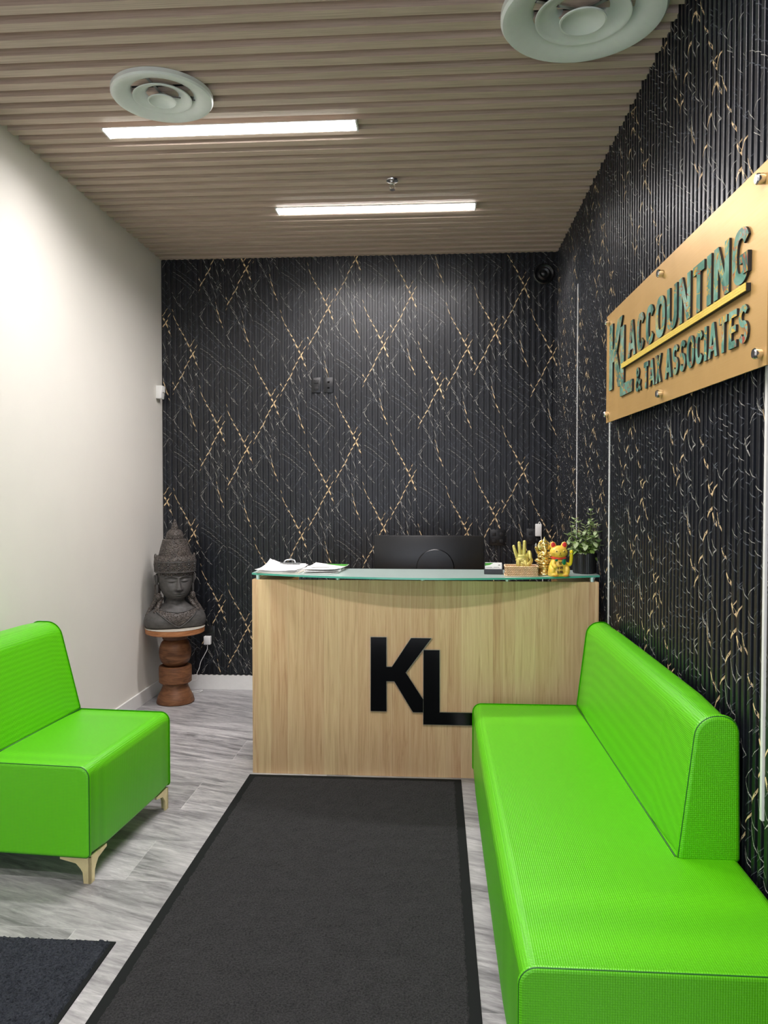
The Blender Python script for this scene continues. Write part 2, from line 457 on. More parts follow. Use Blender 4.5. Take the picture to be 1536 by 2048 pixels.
# tile, in (front px 0..56, down px, half width px), relative to the bright crossing at (43, 0)
LINES = [
    ('g', [(0, -92, .4), (7, -69, .7), (17, -50, .9), (27, -33, 1.3), (34, -18, 1.5), (43, 0, 1.9), (51, 20, 1.4), (55, 29, .3)]),
    ('g', [(53, -19, .3), (43, 0, 1.5), (32, 18, .9), (21, 42, 1.4), (14, 54, .7), (7, 66, 1.2), (0, 82, .3)]),
    ('p', [(2, -5, .4), (12, 24, .7), (21, 44, 1.0), (27, 68, .6), (34, 90, .7), (39, 118, .9)]),
    ('g', [(34, 104, .4), (41, 130, 1.0), (44, 141, 1.4), (48, 150, 1.1), (51, 158, .3)]),
    ('p', [(21, 44, .6), (37, 70, .6), (51, 93, .7), (56, 105, .4)]),
    ('g', [(-3, 50, .4), (0, 57, 1.3), (4, 65, .3)]),
    ('p', [(8, 72, .4), (22, 98, .8), (34, 120, .5), (41, 140, .3)]),
    ('p', [(2, 126, .5), (6, 140, .9), (16, 156, .6), (27, 166, .6), (39, 180, .6), (51, 193, .6), (56, 198, .3)]),
    ('p', [(2, 197, .4), (20, 208, .5), (38, 224, .5), (56, 240, .4)]),
    ('f', [(2, 206, .6), (20, 218, .7), (38, 232, .7), (51, 245, .6)]),
    ('f', [(6, 190, .6), (30, 206, .7), (55, 226, .6)]),
    ('p', [(44, 28, .4), (52, 44, .6), (56, 52, .4)]), ('p', [(0, 54, .4), (10, 72, .5), (20, 90, .5), (30, 112, .3)]),
    ('p', [(17, 108, .4), (10, 120, .8), (4, 134, .4)]), ('p', [(54, 36, .4), (50, 42, 1.1), (47, 47, .3)]),
    ('p', [(46, 66, .4), (40, 77, .7), (36, 84, .3)]), ('p', [(0, 148, .3), (-4, 140, .9), (9, 120, .3)]),
    ('p', [(28, 8, .3), (34, 26, .6), (40, 48, .6), (44, 66, .3)]),
    ('p', [(30, -8, .3), (20, 8, .6), (12, 24, .3)]), ('g', [(46, -30, .3), (42, -22, 1.0), (38, -14, .3)]),
    ('p', [(0, 238, .4), (12, 262, .6), (26, 276, .5)]), ('f', [(26, -60, .5), (40, -40, .7), (56, -22, .5)]),
    ('f', [(4, 100, .5), (30, 112, .7), (56, 130, .5)]), ('f', [(4, 160, .5), (26, 180, .7), (54, 206, .5)]),
    ('p', [(10, 250, .3), (20, 236, .6), (26, 226, .3)]), ('p', [(36, 256, .3), (44, 240, .8), (48, 232, .3)]),
]
rt = random.Random(7)
for _ in range(70):
    x = rt.uniform(0, 56); y = rt.uniform(-92, 272); L = rt.uniform(5, 14); sl = rt.choice([1, 1, 1, -1])
    LINES.append(('f', [(x, y, .2), (x + L * .5, y - sl * L * .7, rt.uniform(.35, .6)), (x + L, y - sl * L * 1.4, .2)]))
for _ in range(16):
    x = rt.uniform(0, 50); y = rt.uniform(-92, 272); L = rt.uniform(4, 9); sl = rt.choice([1, -1])
    LINES.append(('p', [(x, y, .2), (x + L * .5, y - sl * L * .75, rt.uniform(.4, .7)), (x + L, y - sl * L * 1.5, .2)]))
VI = {'g': 1, 'p': 2, 'f': 3}
def fluted_wall(name, length, zlo, zhi, offsets, s_start_frac, to_world, depth_back):
    """offsets: crossing height of each five-ridge panel, from the start"""
    V = []; F = []; MI = []
    x0 = 0.0
    npan = len(offsets)
    # ridges
    xs = []
    nr = int(math.ceil(length / PP)) + 1
    for k in range(nr):
        for q in RP[:-1]:
            x = k * PP + q[0]
            if x <= length: xs.append((x, q[1]))
    xs.append((length, 0.0))
    for (x, d) in xs:
        V.append(to_world(x, d, zlo)); V.append(to_world(x, d, zhi))
    for i in range(len(xs) - 1):
        F.append((2 * i, 2 * i + 2, 2 * i + 3, 2 * i + 1)); MI.append(0)
    b = len(V)   # backing, gives the wall its thickness
    V += [to_world(0, -depth_back, zlo), to_world(0, -depth_back, zhi), to_world(length, -depth_back, zlo), to_world(length, -depth_back, zhi)]
    e = 2 * (len(xs) - 1)
    F += [(b, b + 1, b + 3, b + 2), (0, 1, b + 1, b), (e, b + 2, b + 3, e + 1)]; MI += [0, 0, 0]
    F.append(tuple(range(0, 2 * len(xs), 2)) + (b + 2, b)); MI.append(0)
    F.append(tuple(range(1, 2 * len(xs), 2)) + (b + 3, b + 1)); MI.append(0)
    SW = 5 * SP
    per = 364 * PX
    for pi_, zc in enumerate(offsets):
        sb = (pi_ - s_start_frac) * SW
        zt = zc
        while zt + 92 * PX < zhi: zt += per
        while zt + 92 * PX > zlo:
            for kind, pl in LINES:
                pts = []
                for i in range(len(pl) - 1):
                    (xa, ya, wa), (xb, yb, wb) = pl[i], pl[i + 1]
                    n = max(1, int(abs(xb - xa) / 56 * SW / 0.0028))
                    for k in range(n + (i == len(pl) - 2)):
                        t = k / n; pts.append((xa + (xb - xa) * t, ya + (yb - ya) * t, wa + (wb - wa) * t))
                prev = None; lm = {'g': .78, 'p': .5, 'f': .7}[kind]
                for j, (x, y, w) in enumerate(pts):
                    s = sb + x / 56 * SW; z = zt - y * PX
                    fr = x / 56
                    ok = -0.0 <= fr <= 1.0 and zlo + .012 < z < zhi - .012 and s > 0.004
                    if not ok: prev = None; continue
                    pa = pts[max(j - 1, 0)]; pb = pts[min(j + 1, len(pts) - 1)]
                    tx = (pb[0] - pa[0]) / 56 * SW; tz = -(pb[1] - pa[1]) * PX; L = sqrt(tx * tx + tz * tz) or 1
                    nx, nz = -tz / L, tx / L; hw = w * PX * lm
                    # ribbon is offset mostly across the line
                    q = []
                    for sg in (-1, 1):
                        ss = max(0.0, s + nx * hw * sg); xx, dd = on_profile(ss, 0.0005 + VI[kind] * 0.0001)
                        if xx > length - 0.001: q = None; break
                        q.append(to_world(xx, dd, z + nz * hw * sg))
                    if q is None: prev = None; continue
                    i0 = len(V); V.extend(q)
                    if prev is not None:
                        F.append((prev, prev + 1, i0 + 1, i0)); MI.append(VI[kind])
                    prev = i0
            zt -= per
    me = bpy.data.meshes.new(name); me.from_pydata(V, [], F)
    for q in ('panel', 'vein_gold', 'vein_pale', 'vein_faint'): me.materials.append(M[q])
    me.polygons.foreach_set('material_index', MI); me.update()
    bm = bmesh.new(); bm.from_mesh(me)
    bmesh.ops.recalc_face_normals(bm, faces=[f for f in bm.faces if f.material_index == 0])
    bm.to_mesh(me); bm.free()
    o = bpy.data.objects.new(name, me); COL.objects.link(o)
    return struct(o)
Z0 = 0.115
def zz(v): return 3.045 - (v - 590) * PX
cross = [700, 855, 894, 801, 705, 612, 515, 688, 590, 772, 696, 1030, 940, 711, 640]
bx0 = -2.056 - PANEL      # start of the first panel boundary
frac = ((XL + 0.0) - bx0) / PANEL
fluted_wall('wall_back', XR - XL, Z0, H + 0.04, [zz(1000)] + [zz(v) for v in cross],
            frac, lambda x, d, z: (XL + x, YB - d, z), WT)
struct(boxobj('wall_back_base', M['white_paint'], None, XL - WT, XR + WT, YB, YB + WT, 0, Z0))
rr_ = random.Random(3)
offs = []; zc = 3.1
for k in range(34):
    offs.append(zc + rr_.uniform(-.03, .03)); zc -= 0.36
    if zc < 1.6: zc += 1.394
    if rr_.random() < .25: zc += rr_.uniform(-.4, .4)
fluted_wall('wall_right', YB - YF, 0.0, H + 0.05, offs, 0.35, lambda x, d, z: (XR - d, YB - x, z), WT)

# ceiling of box slats running across the room
def ceiling():
    V = []; F = []
    P, FW, D = 0.105, 0.055, 0.034
    prof = []; y = YF - 0.02 + 0.03
    # phase: slat far edges at 2.843 + k*0.105
    k0 = math.floor((YF - 2.843) / P)
    y = 2.843 + k0 * P - FW
    prof.append((YF - WT, H + D))
    while y < YB - 0.01:
        a = max(y, YF - WT + 0.001); b = min(y + FW, YB)
        prof += [(a, H + D), (a + 0.001, H), (b - 0.001, H), (b, H + D)]
        y += P
    prof.append((YB + WT, H + D))
    n = len(prof)
    for x in (XL - WT, XR + WT):
        for (yy, z) in prof: V.append((x, yy, z))
        V.append((x, YF - WT, H + 0.2)); V.append((x, YB + WT, H + 0.2))
    m = n + 2
    for i in range(n - 1): F.append((i, i + 1, m + i + 1, m + i))
    F.append((n, m + n, m + n + 1, n + 1))
    F.append(tuple(range(n)) + (n + 1, n)); F.append(tuple(m + i for i in range(n)) + (m + n + 1, m + n))
    F.append((0, m, m + n, n)); F.append((n - 1, n + 1, m + n + 1, m + n - 1))
    bm = bmesh.new(); bv = [bm.verts.new(v) for v in V]
    for f in F: bm.faces.new([bv[i] for i in f])
    bmesh.ops.recalc_face_normals(bm, faces=bm.faces)
    struct(bm_obj('ceiling', bm, M['slat']))
ceiling()

# front wall with the shop window behind the camera
def frontwall():
    bm = bmesh.new(); x0, x1, z0, z1 = -1.95, 0.75, 0.12, 2.35
    box(bm, XL - WT, x0, YF - WT, YF, 0, H + .05); box(bm, x1, XR + WT, YF - WT, YF, 0, H + .05)
    box(bm, x0, x1, YF - WT, YF, 0, z0); box(bm, x0, x1, YF - WT, YF, z1, H + .05)
    struct(bm_obj('wall_front', bm, M['white_paint']))
    bm = bmesh.new()
    for x in (x0, (x0 + x1) / 2 - .025, x1 - .05): box(bm, x, x + .05, YF - .09, YF - .03, z0, z1)
    box(bm, x0, x1, YF - .09, YF - .03, z0, z0 + .05); box(bm, x0, x1, YF - .09, YF - .03, z1 - .05, z1)
    w = struct(bm_obj('window_1', bm, M['black_plastic']))
    m = NT('window glass'); t = m.n('ShaderNodeBsdfTransparent'); g = m.n('ShaderNodeBsdfGlossy'); g.inputs['Roughness'].default_value = 0.02
    mx = m.n('ShaderNodeMixShader'); mx.inputs[0].default_value = 0.06
    m.l(t.outputs[0], mx.inputs[1]); m.l(g.outputs[0], mx.inputs[2]); m.l(mx.outputs[0], m.out.inputs[0])
    boxobj('pane', m.m, w, x0 + .05, x1 - .05, YF - .065, YF - .055, z0 + .05, z1 - .05)
    li = bpy.data.lights.new('window_portal', 'AREA'); li.shape = 'RECTANGLE'; li.size = x1 - x0; li.size_y = z1 - z0
    li.cycles.is_portal = True
    lo = bpy.data.objects.new('window_portal', li); COL.objects.link(lo)
    lo.location = ((x0 + x1) / 2, YF - .02, (z0 + z1) / 2); lo.rotation_euler = (pi / 2, 0, 0)
frontwall()

# baseboards
bm = bmesh.new(); box(bm, XL, XL + 0.014, YF, YB, 0, 0.10, bev=0.002)
struct(bm_obj('baseboard_left', bm, M['white_trim']))
bm = bmesh.new(); box(bm, XL + 0.014, XR - 0.02, YB - 0.0112, YB, 0, 0.112, bev=0.001)
struct(bm_obj('baseboard_back', bm, M['white_trim']))
# bright vertical joint strips on the right wall
for k, (y, z0, z1) in enumerate([(5.02, 0.0, 2.885), (4.09, 0.0, 1.96), (2.178, 0.635, 1.96)]):
    bm = bmesh.new(); box(bm, XR - 0.0150, XR - 0.001, y - 0.007, y + 0.007, z0, z1)
    struct(bm_obj('trim_%d' % (k + 1), bm, M['white_trim']))

# ================================================================== CEILING FITTINGS
def led(x0, x1, y, label):
    t = thing('linear_ceiling_light', label, 'ceiling light', ((x0 + x1) / 2, y, H), 0)
    L = (x1 - x0) / 2
    boxobj('housing', M['white_plastic'], t, -L, L, -0.050, 0.050, -0.004, 0.026)
    boxobj('diffuser', M['led'], t, -L + .006, L - .006, -0.044, 0.044, -0.012, -0.0045, bev=0.003)
    li = bpy.data.lights.new('led_light', 'AREA'); li.shape = 'RECTANGLE'; li.size = 2 * L - .014; li.size_y = .084
    li.energy = LAMP_W; li.color = (1.0, 0.94, 0.945); li.spread = radians(158)
    lo = bpy.data.objects.new('led_light', li); COL.objects.link(lo); lo.parent = t; lo.location = (0, 0, -.0128)
    for s in (-1, 1): boxobj('end_cap', M['white_plastic'], t, s * L - .004, s * L + .004, -.05, .05, -0.013, 0.02)
    return t
led(-1.655, -0.39, 3.785, 'bright linear ceiling light nearest the round vents, left of the room')
led(-1.02, 0.245, 4.90, 'bright linear ceiling light nearest the dark back wall')
led(-0.90, 0.365, 1.75, 'linear ceiling light above the near end of the long mat')
led(-1.30, -0.035, 0.35, 'linear ceiling light closest to the shop window')

def vent(x, y, R, rz, label):
    t = thing('round_air_vent', label, 'ceiling vent', (x, y, H), rz)
    k = R / 0.22
    def P(pr): return [(r * k, z * k) for r, z in pr]
    lathe('outer_ring', P([(.130, .024), (.131, .006), (.138, -.004), (.152, -.012), (.176, -.020), (.202, -.027), (.214, -.026), (.220, -.018), (.220, -.001), (.212, .0), (.140, .024)]), M['vent_white'], t, 72, cap=False)
    lathe('duct', P([(.138, .022), (.136, .022), (.136, .019), (.001, .019), (.001, .0205)]), M['dark_void'], t, 48, cap=False)
    lathe('middle_cone', P([(.058, .020), (.062, .008), (.074, -.004), (.096, -.014), (.114, -.020), (.122, -.025), (.127, -.025), (.1275, -.021), (.112, -.010), (.086, .005), (.066, .020)]), M['vent_white'], t, 64, cap=False)
    lathe('inner_cone', P([(.001, -.018), (.030, -.021), (.048, -.030), (.058, -.037), (.063, -.037), (.063, -.033), (.046, -.022), (.028, -.010), (.012, -.004), (.012, .015), (.001, .015)]), M['vent_white'], t, 48, cap=False)
    for a in range(3):
        an = a * 2 * pi / 3 + .4
        bm = bmesh.new(); box(bm, .010 * k, .150 * k, -.006 * k, .006 * k, -.006 * k, .002 * k)
        bmesh.ops.rotate(bm, verts=bm.verts, matrix=Matrix.Rotation(an, 3, 'Z'))
        bm_obj('bracket', bm, M['chrome'], t)
vent(-1.24, 3.44, 0.225, 0, 'smaller round white air vent beside the left linear light')
vent(0.545, 2.95, 0.305, 1.0, 'larger round white air vent cut off by the top edge, near the fluted wall')

t = thing('fire_sprinkler', 'small chrome fire sprinkler hanging from the slatted ceiling between the lights', 'sprinkler', (-0.256, 4.47, H))
lathe('escutcheon', [(.001, .0), (.036, .0), (.034, -.006), (.020, -.010), (.001, -.010)], M['chrome'], t, 32)
lathe('body', [(.011, -.008), (.011, -.022), (.006, -.026), (.001, -.026)], M['chrome'], t, 16)
tubeobj('frame_arm', M['chrome'], t, spline([(-.010, 0, -.02), (-.014, 0, -.034), (-.008, 0, -.048), (0, 0, -.054)], 4), .0022)
tubeobj('frame_arm', M['chrome'], t, spline([(.010, 0, -.02), (.014, 0, -.034), (.008, 0, -.048), (0, 0, -.054)], 4), .0022)
lathe('deflector', [(.001, -.055), (.016, -.055), (.017, -.057), (.001, -.058)], M['chrome'], t, 12)

# ================================================================== DESK
DY = 4.126
desk = thing('reception_desk', 'light oak reception desk with a glass counter and large black monogram', 'reception desk', (0, DY, 0))
boxobj('front_panel', M['oak'], desk, -0.985, 0.845, 0, 0.022, 0.0, 1.07, bev=0.001)
for s, (a, b) in enumerate(((-1.006, -0.985), (0.845, 0.866))):
    boxobj('side_panel', M['oak'], desk, a, b, 0.001, 0.30, 0.0, 1.07, bev=0.001)
boxobj('shelf', M['oak'], desk, -0.985, 0.845, 0.022, 0.30, 0.715, 0.742)
for a, b in ((-0.985, -0.80), (0.66, 0.845)):
    boxobj('corner_block', M['oak'], desk, a, b, 0.05, 0.30, 0.742, 1.068)
for x in (-0.975, -0.534, -0.072, 0.383, 0.832):
    lathe('standoff', [(.009, 1.070), (.011, 1.071), (.011, 1.094), (.009, 1.095)], M['standoff'], desk, 20, loc=(x, 0.012, 0))
def glass_top():
    P = []
    n = 40
    for k in range(n + 1):      # bowed front edge
        t = k / n; x = -1.012 + t * (0.874 + 1.012)
        y = 0.022 - 0.195 * (1 - (2 * t - 1) ** 2)
        P.append((x, y))
    P += [(0.874, 0.285), (-1.012, 0.285)]
    bm = bmesh.new(); a = [bm.verts.new((x, y, 1.105)) for x, y in P]; b = [bm.verts.new((x, y, 1.095)) for x, y in P]
    f = bm.faces.new(a); f.material_index = 0; f2 = bm.faces.new(b[::-1]); f2.material_index = 0
    for i in range(len(P)):
        q = bm.faces.new((a[i], b[i], b[(i + 1) % len(P)], a[(i + 1) % len(P)])); q.material_index = 1
    bmesh.ops.recalc_face_normals(bm, faces=bm.faces)
    return bm_obj('glass_counter', bm, None, desk, mats=[M['glass_top'], M['glass_edge']])
glass_top()

# monogram outlines in one unit system (1 = K height)
KP = [(0, 0), (.213, 0), (.213, .405), (.318, .405), (.568, -.006), (.705, -.006), (.705, .17), (.474, .528), (.816, .994), (.541, .994), (.285, .602), (.213, .602), (.213, 1), (0, 1)]
LP = [(.708, -.168), (1.40, -.168), (1.40, 0.0), (.924, 0.0), (.924, .836), (.708, .836)]
def slab(name, poly, s, th, mats, parent, axis, origin):
    """2D outline extruded; axis 'y' = faces -Y, 'x' = faces -X (reading towards -Y)"""
    bm = bmesh.new()
    def w(p, d):
        if axis == 'y': return (origin[0] + p[0] * s, origin[1] - d, origin[2] + p[1] * s)
        return (origin[0] - d, origin[1] - p[0] * s, origin[2] + p[1] * s)
    a = [bm.verts.new(w(p, th)) for p in poly]; b = [bm.verts.new(w(p, 0)) for p in poly]
    f = bm.faces.new(a); f.material_index = 0; bm.faces.new(b[::-1]).material_index = 1
    for i in range(len(poly)): bm.faces.new((a[i], b[i], b[(i + 1) % len(poly)], a[(i + 1) % len(poly)])).material_index = 1
    bmesh.ops.recalc_face_normals(bm, faces=bm.faces)
    return bm_obj(name, bm, None, parent, mats=mats)
KS = 0.404
ox, oz = -0.352, 0.360
for nm, poly in (('letter', KP), ('letter', LP)):
    lt = slab(nm, poly, KS, 0.012, [M['black_gloss'], M['black_gloss']], desk, 'y', (ox, -0.0005, oz))
    bm = bmesh.new(); n = len(poly)
    for i in range(n):
        a = Vector(poly[i]); b = Vector(poly[(i + 1) % n]); L = (b - a).length * KS; m = max(2, int(L / 0.0058))
        if nm == 'letter' and poly is KP and i in (5,): continue
        for k in range(m):
            p = a + (b - a) * (k / m)
            box(bm, ox + p.x * KS - .0021, ox + p.x * KS + .0021, -.0125, -.0075, oz + p.y * KS - .0021, oz + p.y * KS + .0021)
    bm_obj('beaded_edge', bm, M['silver_bead'], lt)

# ------------------------------------------------------------------ monitor behind the desk
wt = thing('work_table', 'low work table hidden behind the oak reception desk under the monitor', 'table', (-0.07, 4.80, 0))
boxobj('tabletop', M['oak'], wt, -.88, .88, -.34, .34, .715, .742)
for a in (-.85, .81):
    for b in (-.31, .27): boxobj('leg', M['black_plastic'], wt, a, a + .04, b, b + .04, 0, .715)
mt = thing('computer_monitor', 'wide black monitor seen from behind above the desk counter', 'monitor', (-0.044, 4.77, 0.742))
boxobj('screen_housing', M['black_plastic'], mt, -0.342, 0.342, -0.020, 0.015, 0.145, 0.538, bev=0.006)
boxobj('screen_panel', M['black_gloss'], mt, -0.334, 0.334, 0.0152, 0.0162, 0.155, 0.53)
lathe('stand_cover', [(.115, 0), (.118, .004), (.112, .012), (.001, .016)], M['black_plastic'], mt, 64, loc=(0.04, -0.019, 0.337), rot=Matrix.Rotation(pi / 2, 3, 'X'))
boxobj('neck', M['black_plastic'], mt, 0.0, 0.08, -0.06, -0.024, 0.010, 0.30, bev=0.004)
boxobj('foot', M['black_plastic'], mt, -0.11, 0.17, -0.13, 0.07, 0.0, 0.012, bev=0.004)

# ------------------------------------------------------------------ GREEN SEATING
def leg(parent, x, y, sx, sy, h, nm='leg'):
    """thin cast corner leg: two curved wings meeting at a foot"""
    t = 0.010
    top, low = 0.13, 0.020
    out = [(0, h), (top, h), (top, h - .012), (.062, h - .026), (.044, h - .045), (.034, h * .42), (.030, 0), (0, 0)]
    bm = bmesh.new()
    for ax in (0, 1):
        a = []; b = []
        for (u, z) in out:
            if ax == 0: a.append(bm.verts.new((x - sx * u, y, z))); b.append(bm.verts.new((x - sx * u, y - sy * t, z)))
            else: a.append(bm.verts.new((x, y - sy * u, z))); b.append(bm.verts.new((x - sx * t, y - sy * u, z)))
        bm.faces.new(a); bm.faces.new(b[::-1])
        for i in range(len(out)): bm.faces.new((a[i], b[i], b[(i + 1) % len(out)], a[(i + 1) % len(out)]))
    bmesh.ops.recalc_face_normals(bm, faces=bm.faces)
    return bm_obj(nm, bm, M['gold_metal'], parent)

# long sofa against the fluted wall; local origin on the floor
sofa = thing('green_sofa', 'long lime green vinyl sofa along the fluted wall, with a low back', 'sofa', (0, 0, 0))
SX0, SX1, SY0, SY1, SB, ST = 0.188, 0.898, 1.738, 3.935, 0.115, 0.465
prof = round_poly([(SX0, SB), (SX1, SB), (SX1, ST), (SX0, ST)], [0.02, 0.02, 0.03, 0.045])
upholstery('seat', prof, SY0, SY1, M['vinyl'], sofa, er=0.010, bulge=0.004)
sp_ = inset(prof, 0.0035)
loop_tube('seam', sp_, SY0 + 0.0045, 0.0022, M['seam_green'], sofa)
bprof = round_poly([(0.712, ST - 0.012), (0.898, ST - 0.012), (0.892, 0.894), (0.765, 0.894)], [0.018, 0.018, 0.055, 0.085], 8)
upholstery('backrest', bprof, 2.29, 3.925, M['vinyl'], sofa, er=0.013, bulge=0.006)
loop_tube('seam', inset(bprof, 0.004), 2.29 + 0.005, 0.002, M['seam_green'], sofa)
tubeobj('seam', M['seam_green'], sofa, [(0.7125, 2.30, ST + .001), (0.7125, 3.1, ST + .001), (0.7125, 3.915, ST + .001)], .0028)  # dark tube standing in for the shade in the seat/back crease
for x, sx in ((SX0 + .02, -1), (SX1 - .03, 1)):
    for y, sy in ((SY0 + .03, -1), (SY1 - .03, 1)): leg(sofa, x, y, sx, sy, SB)

bench = thing('green_lounge_chair', 'armless lime green vinyl lounge chair by the white wall, on brass legs', 'lounge chair', (-1.355, 2.885, 0), radians(-4.0))
# local: front edge at x=0, near end at y=0
bp = round_poly([(-0.74, .105), (0, .105), (0, .472), (-0.74, .472)], [0.02, 0.02, 0.045, 0.02])
BL = 0.77
upholstery('seat', bp, 0, BL, M['vinyl'], bench, er=0.012, bulge=0.004)
loop_tube('seam', inset(bp, 0.0035), 0.0045, 0.0022, M['seam_green'], bench)
bb = round_poly([(-0.74, .46), (-0.46, .46), (-0.575, .905), (-0.735, .905)], [0.018, 0.018, 0.085, 0.055], 8)
upholstery('backrest', bb, 0.004, BL - 0.004, M['vinyl'], bench, er=0.013, bulge=0.005)
loop_tube('seam', inset(bb, 0.004), 0.009, 0.002, M['seam_green'], bench)
tubeobj('seam', M['seam_green'], bench, [(-.4605, .012, .4725), (-.4605, .4, .4725), (-.4605, BL - .012, .4725)], .0028)  # crease between seat and back: its shade drawn as a dark tube
for x, sx in ((-.005, 1), (-.70, -1)):
    for y, sy in ((.014, -1), (BL - .02, 1)): leg(bench, x, y, sx, sy, .105)

# ------------------------------------------------------------------ MATS
rug = thing('entrance_mat', 'long charcoal entrance mat with rubber border leading to the desk', 'mat', (-1.016, 0.2, 0))
MW, ML = 1.154, 3.895
def matframe(w, l, b, h):
    bm = bmesh.new()
    box(bm, 0, w, 0, l, 0.0, h, bev=0.002)
    return bm
bm = matframe(MW, ML, 0.03, 0.005); bm_obj('rubber_border', bm, M['mat_rubber'], rug)
def pile(name, x0, x1, y0, y1, z, amp, step, mat, parent):
    nx = int((x1 - x0) / step); ny = int((y1 - y0) / step); r = random.Random(5)
    V = []; F = []
    for j in range(ny + 1):
        for i in range(nx + 1):
            e = i in (0, nx) or j in (0, ny)
            V.append((x0 + (x1 - x0) * i / nx + r.uniform(-1, 1) * step * .3, y0 + (y1 - y0) * j / ny + r.uniform(-1, 1) * step * .3,
                      0.001 if e else z + amp * r.random()))
    for j in range(ny):
        for i in range(nx):
            a = j * (nx + 1) + i; F.append((a, a + 1, a + nx + 2, a + nx + 1))
    return mesh_obj(name, V, F, mat, parent)
pile('pile', 0.028, MW - 0.028, 0.028, ML - 0.028, 0.006, 0.0025, 0.014, M['mat_pile'], rug)
rug2 = thing('door_mat', 'dark shaggy door mat at the lower left, cut off by the frame', 'mat', (-2.0, 0.9, 0))
boxobj('backing', M['mat_rubber'], rug2, 0.0, 0.905, 0.0, 1.622, 0.0, 0.005)
pile('pile', 0.004, 0.893, 0.004, 1.617, 0.008, 0.008, 0.0065, M['mat_pile2'], rug2)

# ================================================================== SIGN
sign = thing('wall_sign', 'large brushed gold wall sign with raised green marble lettering', 'sign', (XR - DEP - .03, 0, 0))
sign.rotation_euler = (0.009, 0, 0); sign.location.y = 0.019; sign.location.z = -0.031      # hangs a touch off level
# sign front plane at world x = 0.862
SXF = 0.862 - (XR - DEP - .03)
YA, YZ, ZB, ZT = 3.965, 2.072, 1.895, 2.43
boxobj('plate', M['brushed_gold'], sign, SXF, SXF + 0.004, YZ, YA, ZB, ZT)
boxobj('backing_board', M['black_matte'], sign, SXF + 0.0041, SXF + 0.012, YZ + .002, YA - .002, ZB + .002, ZT - .002)
for y, z in ((3.915, 2.392), (3.01, 2.388), (2.105, 2.388), (3.925, 1.935), (3.005, 1.93), (2.105, 1.93)):
    lathe('standoff_bolt', [(.013, 0.0), (.015, .004), (.015, .018), (.012, .022), (.001, .022)], M['chrome'], sign, 20,
          loc=(SXF, y, z), rot=Matrix.Rotation(-pi / 2, 3, 'Y'))
    lathe('standoff_bolt', [(.008, 0.0), (.008, .022), (.001, .022)], M['chrome'], sign, 14, loc=(SXF + .035, y, z), rot=Matrix.Rotation(-pi / 2, 3, 'Y'))
GM = [M['green_marble'], M['black_matte']]
for poly in (KP, LP): slab('letter', poly, 0.318, 0.008, GM, sign, 'x', (SXF - 0.001, 3.865, 2.045))
def ring(w, t, a0, a1, e=2.5, n=26, cx=None, cy=.5, ry=.5, rx=None):
    cx = w / 2 if cx is None else cx; rx = w / 2 if rx is None else rx; Q = []
    def P(rx, ry, a):
        c, s = cos(a), sin(a); return (cx + rx * math.copysign(abs(c) ** (2 / e), c), cy + ry * math.copysign(abs(s) ** (2 / e), s))
    for k in range(n):
        a, b = [radians(a0 + (a1 - a0) * q / n) for q in (k, k + 1)]
        Q.append([P(rx, ry, a), P(rx, ry, b), P(rx - t, ry - t * .95, b), P(rx - t, ry - t * .95, a)])
    return Q
def stroke(P, t):
    P = [Vector(p) for p in P]; Q = []; L = []
    for i, p in enumerate(P):
        d = (P[min(i + 1, len(P) - 1)] - P[max(i - 1, 0)]).normalized(); n = Vector((-d.y, d.x)) * t / 2
        L.append((p + n, p - n))
    for i in range(len(P) - 1): Q.append([tuple(L[i][0]), tuple(L[i + 1][0]), tuple(L[i + 1][1]), tuple(L[i][1])])
    return Q
def glyph(c, w, t):
    R = lambda x0, y0, x1, y1: [(x0, y0), (x1, y0), (x1, y1), (x0, y1)]
    if c == 'A': return [[(0, 0), (t * .95, 0), (w / 2 + t * .52, 1), (w / 2 - t * .52, 1)], [(w - t * .95, 0), (w, 0), (w / 2 + t * .52, 1), (w / 2 - t * .52, 1)], R(w * .25, .19, w * .75, .36)]
    if c == 'C': return ring(w, t, 32, 328)
    if c == 'O': return ring(w, t, 0, 360, n=32)
    if c == 'G': return ring(w, t, 32, 330) + [R(w - t, .14, w, .34), R(w * .52, .34, w, .50)]
    if c == 'U': return [R(0, .35, t, 1), R(w - t, .35, w, 1)] + ring(w, t, 180, 360, cy=.36, ry=.36, n=16)
    if c == 'N': return [R(0, 0, t, 1), R(w - t, 0, w, 1), [(0, 1), (t * 1.05, 1), (w, 0), (w - t * 1.05, 0)]]
    if c == 'T': return [R(w / 2 - t / 2, 0, w / 2 + t / 2, 1), R(0, .81, w, 1)]
    if c == 'I': return [R(0, 0, w, 1)]
    if c == 'X': return [[(0, 0), (t * 1.1, 0), (w, 1), (w - t * 1.1, 1)], [(w - t * 1.1, 0), (w, 0), (t * 1.1, 1), (0, 1)]]
    if c == 'E': return [R(0, 0, t, 1), R(0, .81, w, 1), R(0, .41, w * .9, .59), R(0, 0, w, .19)]
    if c == 'S':
        rx, ry = (w - t) / 2, (1 - t * .9) / 4; P = []
        for k in range(15): a = radians(25 + 245 * k / 14); P.append((w / 2 + rx * cos(a), 1 - t * .45 - ry + ry * sin(a)))
        for k in range(1, 15): a = radians(90 - 245 * k / 14); P.append((w / 2 + rx * cos(a), t * .45 + ry + ry * sin(a)))
        return stroke(P, t * .92)
    if c == '&':
        P = [(p.x * w, p.y) for p in spline([(1.0, .06, 0), (.62, .40, 0), (.30, .70, 0), (.27, .84, 0), (.44, .91, 0), (.62, .82, 0), (.56, .66, 0), (.26, .48, 0), (.12, .28, 0), (.24, .12, 0), (.50, .09, 0), (.76, .22, 0), (.94, .46, 0)], 4)]
        t = t * .78
        return stroke(P, t * .8)
    return []
